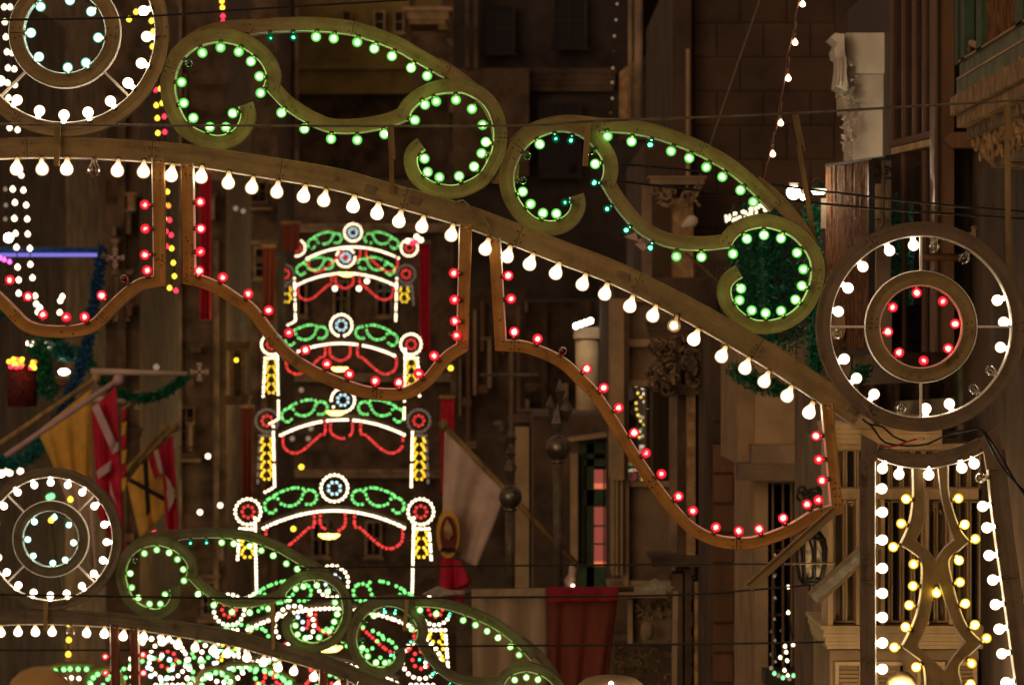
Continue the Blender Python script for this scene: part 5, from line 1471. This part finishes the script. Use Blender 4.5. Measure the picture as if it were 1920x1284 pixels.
# props
def prop(label, a, b_, w, D, m='timber', group=None):
    f = empty('wooden_prop', P(a[0], a[1], D), label, 'prop', group)
    d0 = P(*a, D)-f.location; d1 = P(*b_, D)-f.location
    MB().bar(d0, d1, w*D*K, .03).build('board', M[m], f)
    n = (d1-d0).cross(Vector((0, 1, 0))).normalized()*w*D*K*.42
    for sg in (-1, 1):
        MB().bar(d0+n*sg+Vector((0, -.02, 0)), d1+n*sg+Vector((0, -.02, 0)), w*.16*D*K, .03).build('edge_batten', M['paint'], f)
    return f
prop('pale timber prop slanting down from the right end of the third red swag', (1566, 955), (1403, 1100), 17, 19.8, 'paint')
prop('grey metal channel prop leaning behind the light column', (1645, 1012), (1524, 1122), 30, 21.5, 'steel')

# ================================================================ garlands, light strings, cables
tinsel('thick green tinsel column seen through the right spiral of the second scroll', [(1436, 400), (1432, 500), (1440, 640)], 32, 72, 'tinsel_green', 5200, 3, 'tinsel_column')
tinsel('green tinsel column hanging between the second scroll and the right rosette', [(1524, 385), (1526, 520), (1532, 700)], 30.5, 16, 'tinsel_green', 1800, 4, 'tinsel_column')
tinsel('green tinsel tuft under the white bulbs near the end of the beam', [(1380, 690), (1425, 720), (1470, 730)], 33, 26, 'tinsel_green', 700, 5)
tinsel('thin green tinsel strip beside the reed screen', [(1636, 343), (1637, 420)], 28.4, 4, 'tinsel_green', 120, 6, size=5)
tinsel('green tinsel seen low through the right rosette', [(1622, 690), (1600, 720)], 29, 18, 'tinsel_green', 300, 7)
tinsel('blue tinsel pole slanting down left of the ochre centre swag', [(192, 462), (178, 560), (160, 660), (128, 745), (100, 800)], 60, 11, 'tinsel_blue', 1800, 8)
tinsel('long green tinsel swag draped under the two horizontal flag poles', [(150, 660), (200, 720), (250, 745), (300, 740), (352, 705)], 61, 11, 'tinsel_green', 1500, 9)
tinsel('dark teal tinsel swag curling above the lower left rosette', [(-20, 858), (30, 868), (70, 840), (84, 812)], 59, 17, 'tinsel_teal', 1300, 10)
tinsel('green tinsel bunch around the small white lamps at left', [(70, 640), (80, 700), (92, 740)], 63, 20, 'tinsel_green', 1200, 11)
tinsel('green tinsel blur behind the ochre centre swag', [(88, 630), (120, 660), (160, 665)], 64, 22, 'tinsel_teal', 1000, 12)
tinsel('teal tinsel at the left edge beside the first ochre swag', [(-20, 585), (12, 582)], 62, 14, 'tinsel_teal', 500, 13)

fp = B('tube_light', 'long blue glowing tube light at left above the ochre swag', 'light', 58, None, at=(90, 478))
fp.put('tube', MB().tube([P(-60, 478, 58), P(182, 478, 58)], .023, 8), 'lamp_blue')
fp.put('casing', MB().tube([P(-60, 468, 58.05), P(184, 470, 58.05)], .04, 6), 'tinsel_blue')
def cross_pole(x0, x1, y, D, star, label):
    f = B('cross_tipped_pole', label, 'pole', D, 'cross tipped poles', at=(x0, y))
    f.put('pole', MB().tube([P(x0, y, D), P(x1, y+5, D)], [.045, .03], 8), 'cl_white' if x1-x0 > 50 else 'stone')
    for a in range(4):
        c = P(*star, D); d = Vector((math.cos(a*1.5708), 0, math.sin(a*1.5708)))
        f.put('cross_arm', MB().bar(c, c+d*13*D*K, 5*D*K, .03).bar(c+d*11*D*K, c+d*17*D*K, 9*D*K, .03), 'cl_white')
cross_pole(170, 352, 696, 60, (374, 697), 'pale horizontal pole with a white cross tip above the flags')
cross_pole(190, 200, 478, 58.5, (216, 483), 'short pole end with a white cross tip beside the blue tube light')
cross_pole(175, 245, 748, 61.5, (257, 750), 'second horizontal pole with a dim cross tip behind the yellow flag')

GST = 'strings of small bulbs'
bulb_string('left strand of white bulbs passing behind the top left rosette', [(8, 14), (9, 42), (11, 70), (13, 98), (15, 128), (14, 156), (16, 184), (18, 240)], 48, 'glint', .028)
bulb_string('second strand of white bulbs right of the leftmost strand near the rosette', [(19, 14), (23, 100), (27, 130), (28, 160), (33, 244)], 49, 'glint', .028)
bulb_string('left strand of white bulbs over the blue tube light', [(24, 355), (28, 380), (27, 410), (29, 438), (31, 464), (33, 501), (35, 525), (35, 550), (68, 570)], 50, 'glint', .030)
bulb_string('right strand of white bulbs over the blue tube light', [(40, 329), (44, 357), (49, 385), (51, 411), (52, 439), (56, 466), (57, 496), (61, 521), (66, 555), (75, 577), (71, 585)], 51, 'glint', .030)
bulb_string('short cluster of white bulbs beside the blue tinsel pole', [(117, 556), (113, 564), (112, 586)], 52, 'glint', .030)
bulb_string('strand of dull bulbs at the left edge', [(10, 355), (11, 385), (10, 411)], 52, 'glint_dull', .025)
bulb_string('strand of yellow and red bulbs between the first scroll and the top left rosette', [(255, 23), (242, 37), (284, 40), (287, 60), (286, 88)], 44, ['glint_y'], .024)
bulb_string('left strand of red and yellow bulbs behind the gap between the ochre posts', [(292, 169), (301, 167), (293, 198), (304, 194), (295, 222), (296, 250), (305, 329), (307, 383), (308, 410), (311, 434), (312, 462)], 45, ['glint_r', 'glint_y', 'glint_y', 'glint_y', 'glint_y', 'glint_y', 'glint_r', 'glint_y', 'glint_y', 'glint_r', 'glint_r'], .024)
bulb_string('right strand of yellow and red bulbs behind the gap between the ochre posts', [(308, 219), (309, 248), (314, 360), (316, 386), (318, 413), (321, 441), (322, 466), (325, 493), (327, 518), (318, 540), (330, 545)], 46, ['glint_r', 'glint_r', 'glint_y', 'glint_o', 'glint_r', 'glint_r', 'glint_y', 'glint_y', 'glint_y', 'glint_y', 'glint_r'], .024)
bulb_string('short strand of yellow and red bulbs hanging from the top edge above the first scroll', [(416, 3), (417, 15), (418, 31), (418, 42)], 46, ['glint_y', 'glint_y', 'glint_r', 'glint_r'], .024)
bulb_string('strand of red bulbs on the wall beside the iron balcony', [(1261, 0), (1262, 34), (1257, 60), (1249, 203), (1240, 270)], 60, 'glint_r', .030)
bulb_string('strand of faint bulbs hanging in the dark at upper centre', [(1157, 8), (1155, 38), (1152, 68), (1151, 97), (1149, 128), (1148, 155), (1148, 185), (1145, 212)], 62, ['glint_dull', 'glint_dull', 'glint_dull', 'stone'], .018)
o = bulb_string('strand of pink bulbs on the blue tube light', [(0, 484), (8, 487), (18, 491)], 57, 'glint_pink', .028)
bulb_string('strand of yellow bulbs seen under the second arch beam at left', [(129, 1169), (129, 1199), (128, 1226), (96, 975), (132, 936)], 50, 'glint_y', .030)
M['cord_red'] = mat('cord_red', (0.16, 0.03, 0.02), .7, .5, 60, 0, c2=(.25, .16, .12))
# near string of clear bulbs with red cord
rs = empty('light_string', P(1505, 12, 23), 'string of clear starry bulbs on a red and white cord at upper right', 'light string', GST)
sp = [(1505, 12), (1491, 84), (1478, 151), (1464, 235), (1449, 293)]
MB().tube([P(x, y, 23)-rs.location for x, y in [(1499, -30), (1498, 0), (1492, 30), (1490, 52), (1484, 75), (1476, 105), (1474, 130), (1468, 170), (1461, 205), (1457, 235), (1449, 262), (1441, 300), (1434, 330), (1428, 352)]], .0045, 6).build('cord', M['cord_red'], rs)
small = MB().lathe([(r*.50, z*.50) for r, z in PEAR][::-1], 12).mesh('small_pear', M['b_pear'])
small2 = MB().lathe([(r*.50, z*.50) for r, z in PEAR], 12).mesh('small_pear', emis('small_pear', (1, .84, .58), 16, (1, .6, .3), 3, .3, .9, neck=(0.004, 0.02)))
for x, y in sp:
    o = place('bulb', small2, rs, P(x, y-14*1.0, 23)-rs.location); o.rotation_euler = (R(180), 0, 0)
    MB().tube([P(x, y-22, 23)-rs.location-o.location*0, P(x-1, y-12, 23)-rs.location], .009, 8).build('lamp_holder', M['wire_light'], rs)
    MB().tube([P(x+2, y-44, 23)-rs.location, P(x+1, y-22, 23)-rs.location], .004, 6).build('twisted_tail', M['wire_light'], rs)
# drop lamp on a cord
dl = B('drop_lamp', 'small unlit tear shaped lamp on a slanting cord under the second scroll', 'lamp', 38, None, at=(1290, 418))
dl.put('bulb', MB().lathe([(.01, 0), (.02, .02), (.045, .07), (.05, .10), (.035, .135), (1e-4, .15)], 12, M=Matrix.Translation(P(1278, 426, 38)) @ Matrix.Rotation(R(60), 4, 'Y')), 'stone_white')
dl.put('cord', MB().tube([P(1428, -10, 38), P(1352, 210, 38), P(1290, 398, 38)], .006, 5), 'wire_light')
dl.put('cord', MB().tube([P(1285, 473, 38), P(1348, 530, 38), P(1460, 632, 38)], .010, 5), 'iron_pale')

# barrel of red and yellow lights on the left
bb = empty('lit_basket', P(42, 762, 63), 'dark red basket topped by a heap of yellow and red lights at left', 'decoration')
MB().lathe([(28*63*K, 0), (30*63*K, .3), (26*63*K, .55)], 14).build('basket', mat('red_wicker', (0.16, 0.015, 0.02), .7, .5, 20, .6), bb)
rd = random.Random(15)
for i in range(22):
    k = rd.choice(['glint_y', 'glint_y', 'glint_r', 'glint_o', 'glint_o'])
    MB().ball(P(42+rd.uniform(-26, 26), 684-rd.uniform(-10, 12)*1, 62.6)-bb.location, .03, 8, 5).build('bulb', M[k], bb)
wl = B('wall_lamp', 'white oval wall lamp over a small bracket left of the blue tinsel', 'lamp', 64, None, at=(118, 700))
wl.put('light', MB().ball(P(120, 697, 64), .045, 10, 6, sc_=(1.7, 1, .9)), 'lamp_hot'); wl.mould('bracket', 98, 140, 706, 722, 64, .4, 'stone_warm', 3, 5, right=True); wl.box('bracket_body', 102, 722, 136, 752, 64.1, .3, 'stone')
wl2 = B('globe_lamp', 'starry bright white lamp at the left edge near the white strands', 'lamp', 55, None, at=(16, 445))
wl2.put('globe', MB().ball(P(16, 446, 55), .055, 10, 6), 'lamp_hot')

# loose far lamps, each too small for parts
GL = 'small lamps scattered along the far street'
pts = [(375, 960, 'glint'), (413, 947, 'glint'), (390, 855, 'glint'), (455, 1002, 'glint_dull'), (62, 646, 'lamp_warm'), (55, 644, 'lamp_warm'), (88, 647, 'glint'), (148, 701, 'glint_dull'), (293, 688, 'glint_dull'), (886, 763, 'glint'), (869, 817, 'glint_r'), (845, 690, 'glint_y'), (885, 706, 'glint_dull'), (267, 957, 'glint_dull'), (274, 957, 'glint_dull'), (565, 875, 'glint_y'), (548, 822, 'glint_dull'), (578, 822, 'glint_dull'), (565, 731, 'glint_dull'), (583, 803, 'glint_dull'), (550, 991, 'glint_y'), (10, 884, 'glint'), (18, 886, 'glint'), (38, 883, 'glint'), (2, 888, 'lamp_hot'), (442, 391, 'glint_dull'), (456, 396, 'glint_dull'), (765, 452, 'glint'), (781, 444, 'glint'), (789, 450, 'glint'), (770, 454, 'glint_r'), (779, 454, 'glint_r'), (628, 541, 'glint'), (673, 541, 'glint'), (688, 527, 'glint'), (45, 600, 'glint_o'), (42, 600, 'glint_o'), (97, 930, 'glint_g'), (92, 932, 'glint_g'), (134, 935, 'glint_y'), (290, 1000, 'glint_r'), (272, 990, 'glint_y')]
lmesh = {}
for i, (x, y, k) in enumerate(pts):
    D_ = 64 if x < 300 else 100
    r_ = .045 if D_ == 64 else .055
    key = (k, r_)
    if key not in lmesh: lmesh[key] = MB().ball((0, 0, 0), r_, 8, 5).mesh('far_lamp', M[k])
    o = place('far_lamp', lmesh[key], None, P(x, y, D_))
    cn_ = {'glint': 'white', 'glint_dull': 'dull', 'glint_y': 'yellow', 'glint_r': 'red', 'glint_o': 'orange', 'glint_g': 'green', 'lamp_warm': 'bright warm', 'lamp_hot': 'dazzling white'}[k]
    where = 'at the left edge above the lower left rosette' if x < 50 and y > 800 else 'inside the lower left rosette' if x < 200 and y > 900 else 'under the leftmost ochre swag' if x < 200 else 'between the flags and the small arches' if x < 480 and y > 600 else 'in the dark left of the topmost small arch' if x < 480 else 'beside the topmost small arch' if x > 700 and y < 500 else 'under the beam of the second farthest small arch' if y < 600 else 'right of the stack of small arches' if x > 800 else 'on the dark house front inside the small arches'
    tag(o, 'tiny ' + cn_ + ' blurred lamp ' + where, 'lamp', GL)
# lights mirrored on the barred window: a hanging strand in front of it
bulb_string('mirrored lights built as tiny bulbs before the barred window at lower right', [(1452, 1000), (1453, 1040), (1452, 1080), (1453, 1120), (1452, 1160), (1453, 1200), (1454, 1240)], 35.5, 'glint_dull', .010)
bulb_string('mirrored lights built as bright tiny bulbs in the foot of the barred window', [(1478, 1100), (1478, 1148), (1487, 1208), (1472, 1211), (1474, 1222), (1463, 1232), (1476, 1238), (1471, 1256), (1477, 1266)], 35.5, 'glint', .014)
bulb_string('strand of white and green bulbs lying in the window box', [(1446, 1252), (1452, 1262), (1460, 1266), (1468, 1270), (1480, 1272), (1488, 1266)], 35.4, ['glint_dull', 'glint_g'], .016)

# ---- cables
GC = 'cables strung across the street'
def cable(label, pts, D, r=.006, m='wire', sag=0):
    root = empty('cable', P(pts[0][0], pts[0][1], D), label, 'cable', GC)
    q = spline(pts, 40)
    MB().tube([P(p.x, p.y, D)-root.location for p in q], r, 6).build('strand', M[m], root)
cable('dark cable crossing the top rosette', [(-80, 42), (0, 38), (240, 33), (480, 17), (800, -2)], 19.2, .0045)
cable('long cable running level through both green scrolls to the right edge', [(-80, 233), (480, 236), (960, 236), (1105, 228), (1440, 215), (1670, 202), (1990, 184)], 19.85, .0055, 'iron_pale')
cable('upper of the two dark cables crossing the reed screen', [(1165, 308), (1282, 318), (1440, 345), (1640, 370), (1775, 385), (1990, 402)], 21, .0055)
cable('lower of the two dark cables crossing the reed screen', [(1165, 340), (1385, 366), (1470, 375), (1665, 393), (1990, 415)], 21.2, .0055)
cable('thin dark cable above the red banner', [(560, 1064), (960, 1060), (1325, 1057), (1440, 1057), (1560, 1055)], 27, .005)
cable('dark cable across the spearhead rod', [(-60, 1113), (480, 1121), (960, 1119), (1260, 1115), (1440, 1103), (1560, 1092)], 27, .006)
cable('lowest dark cable crossing the grey and red cloths', [(760, 1211), (960, 1210), (1200, 1208), (1440, 1205), (1545, 1203)], 27, .006)
cable('faint cable across the barred window', [(1470, 1057), (1565, 1055)], 25, .005, 'wire_light')
cable('thin cable low at the left edge', [(-40, 1218), (200, 1218), (420, 1215)], 31, .006)
for lb, pts, m in (('black cord looping from the rosette to the column top', [(1632, 796), (1644, 812), (1660, 830), (1700, 836), (1740, 832), (1775, 815), (1810, 808), (1840, 804), (1860, 830), (1885, 870), (1905, 905), (1930, 940)], 'wire'),
                   ('second black cord tangled over the column top', [(1617, 785), (1630, 795), (1655, 800), (1675, 818), (1700, 828)], 'wire'),
                   ('third black cord running down the column right side', [(1838, 803), (1850, 822), (1870, 862), (1895, 895), (1925, 925)], 'wire'),
                   ('short orange lead with a pale connector over the column', [(1655, 838), (1680, 836), (1700, 828), (1722, 822)], 'wire_red')):
    cable(lb, pts, 19.9, .0045, m)
cn = empty('cable_connector', P(1725, 822, 19.88), 'pale connector block on the orange lead', 'connector')
MB().box((-.012, -.01, -.008), (.012, .01, .008)).build('block', M['cl_white'], cn); MB().box((.013, -.006, -.006), (.018, .006, .006)).build('terminal', M['steel'], cn)
for pts in ([(850, 380), (868, 376), (878, 384), (884, 396)], [(1620, 760), (1640, 790)], [(905, 405), (918, 425), (915, 440)]):
    MB().tube([L2(p)+Vector((0, -.03, 0)) for p in pts], .004, 6).build('loose_wire', M['wire_light'], arch)

for (a, b_, w) in (((684, 352), (704, 358), 15), ((768, 372), (788, 379), 14), ((1592, 764), (1606, 775), 13), ((1158, 512), (1180, 521), 12)):
    MB().bar(L2(a)+Vector((0, -.004, 0)), L2(b_)+Vector((0, -.004, 0)), w*S, .004).build('joint_plate', M['paint_grey'], arch)
# ---- the street goes on behind the viewer: two more small arches that the panes mirror
for i, (px, py, dv) in enumerate(((1192, 800, 150), (1215, 850, 190))):
    a = small_arch(120, 600, 600, ('light arch of the street behind the viewer mirrored in the box balcony pane', 'farther light arch of the street behind the viewer')[i], drop=60)
    a.location = (xx(px, dv), 46*2-dv, zz(py, dv)); a.rotation_euler = (0, 0, math.pi)
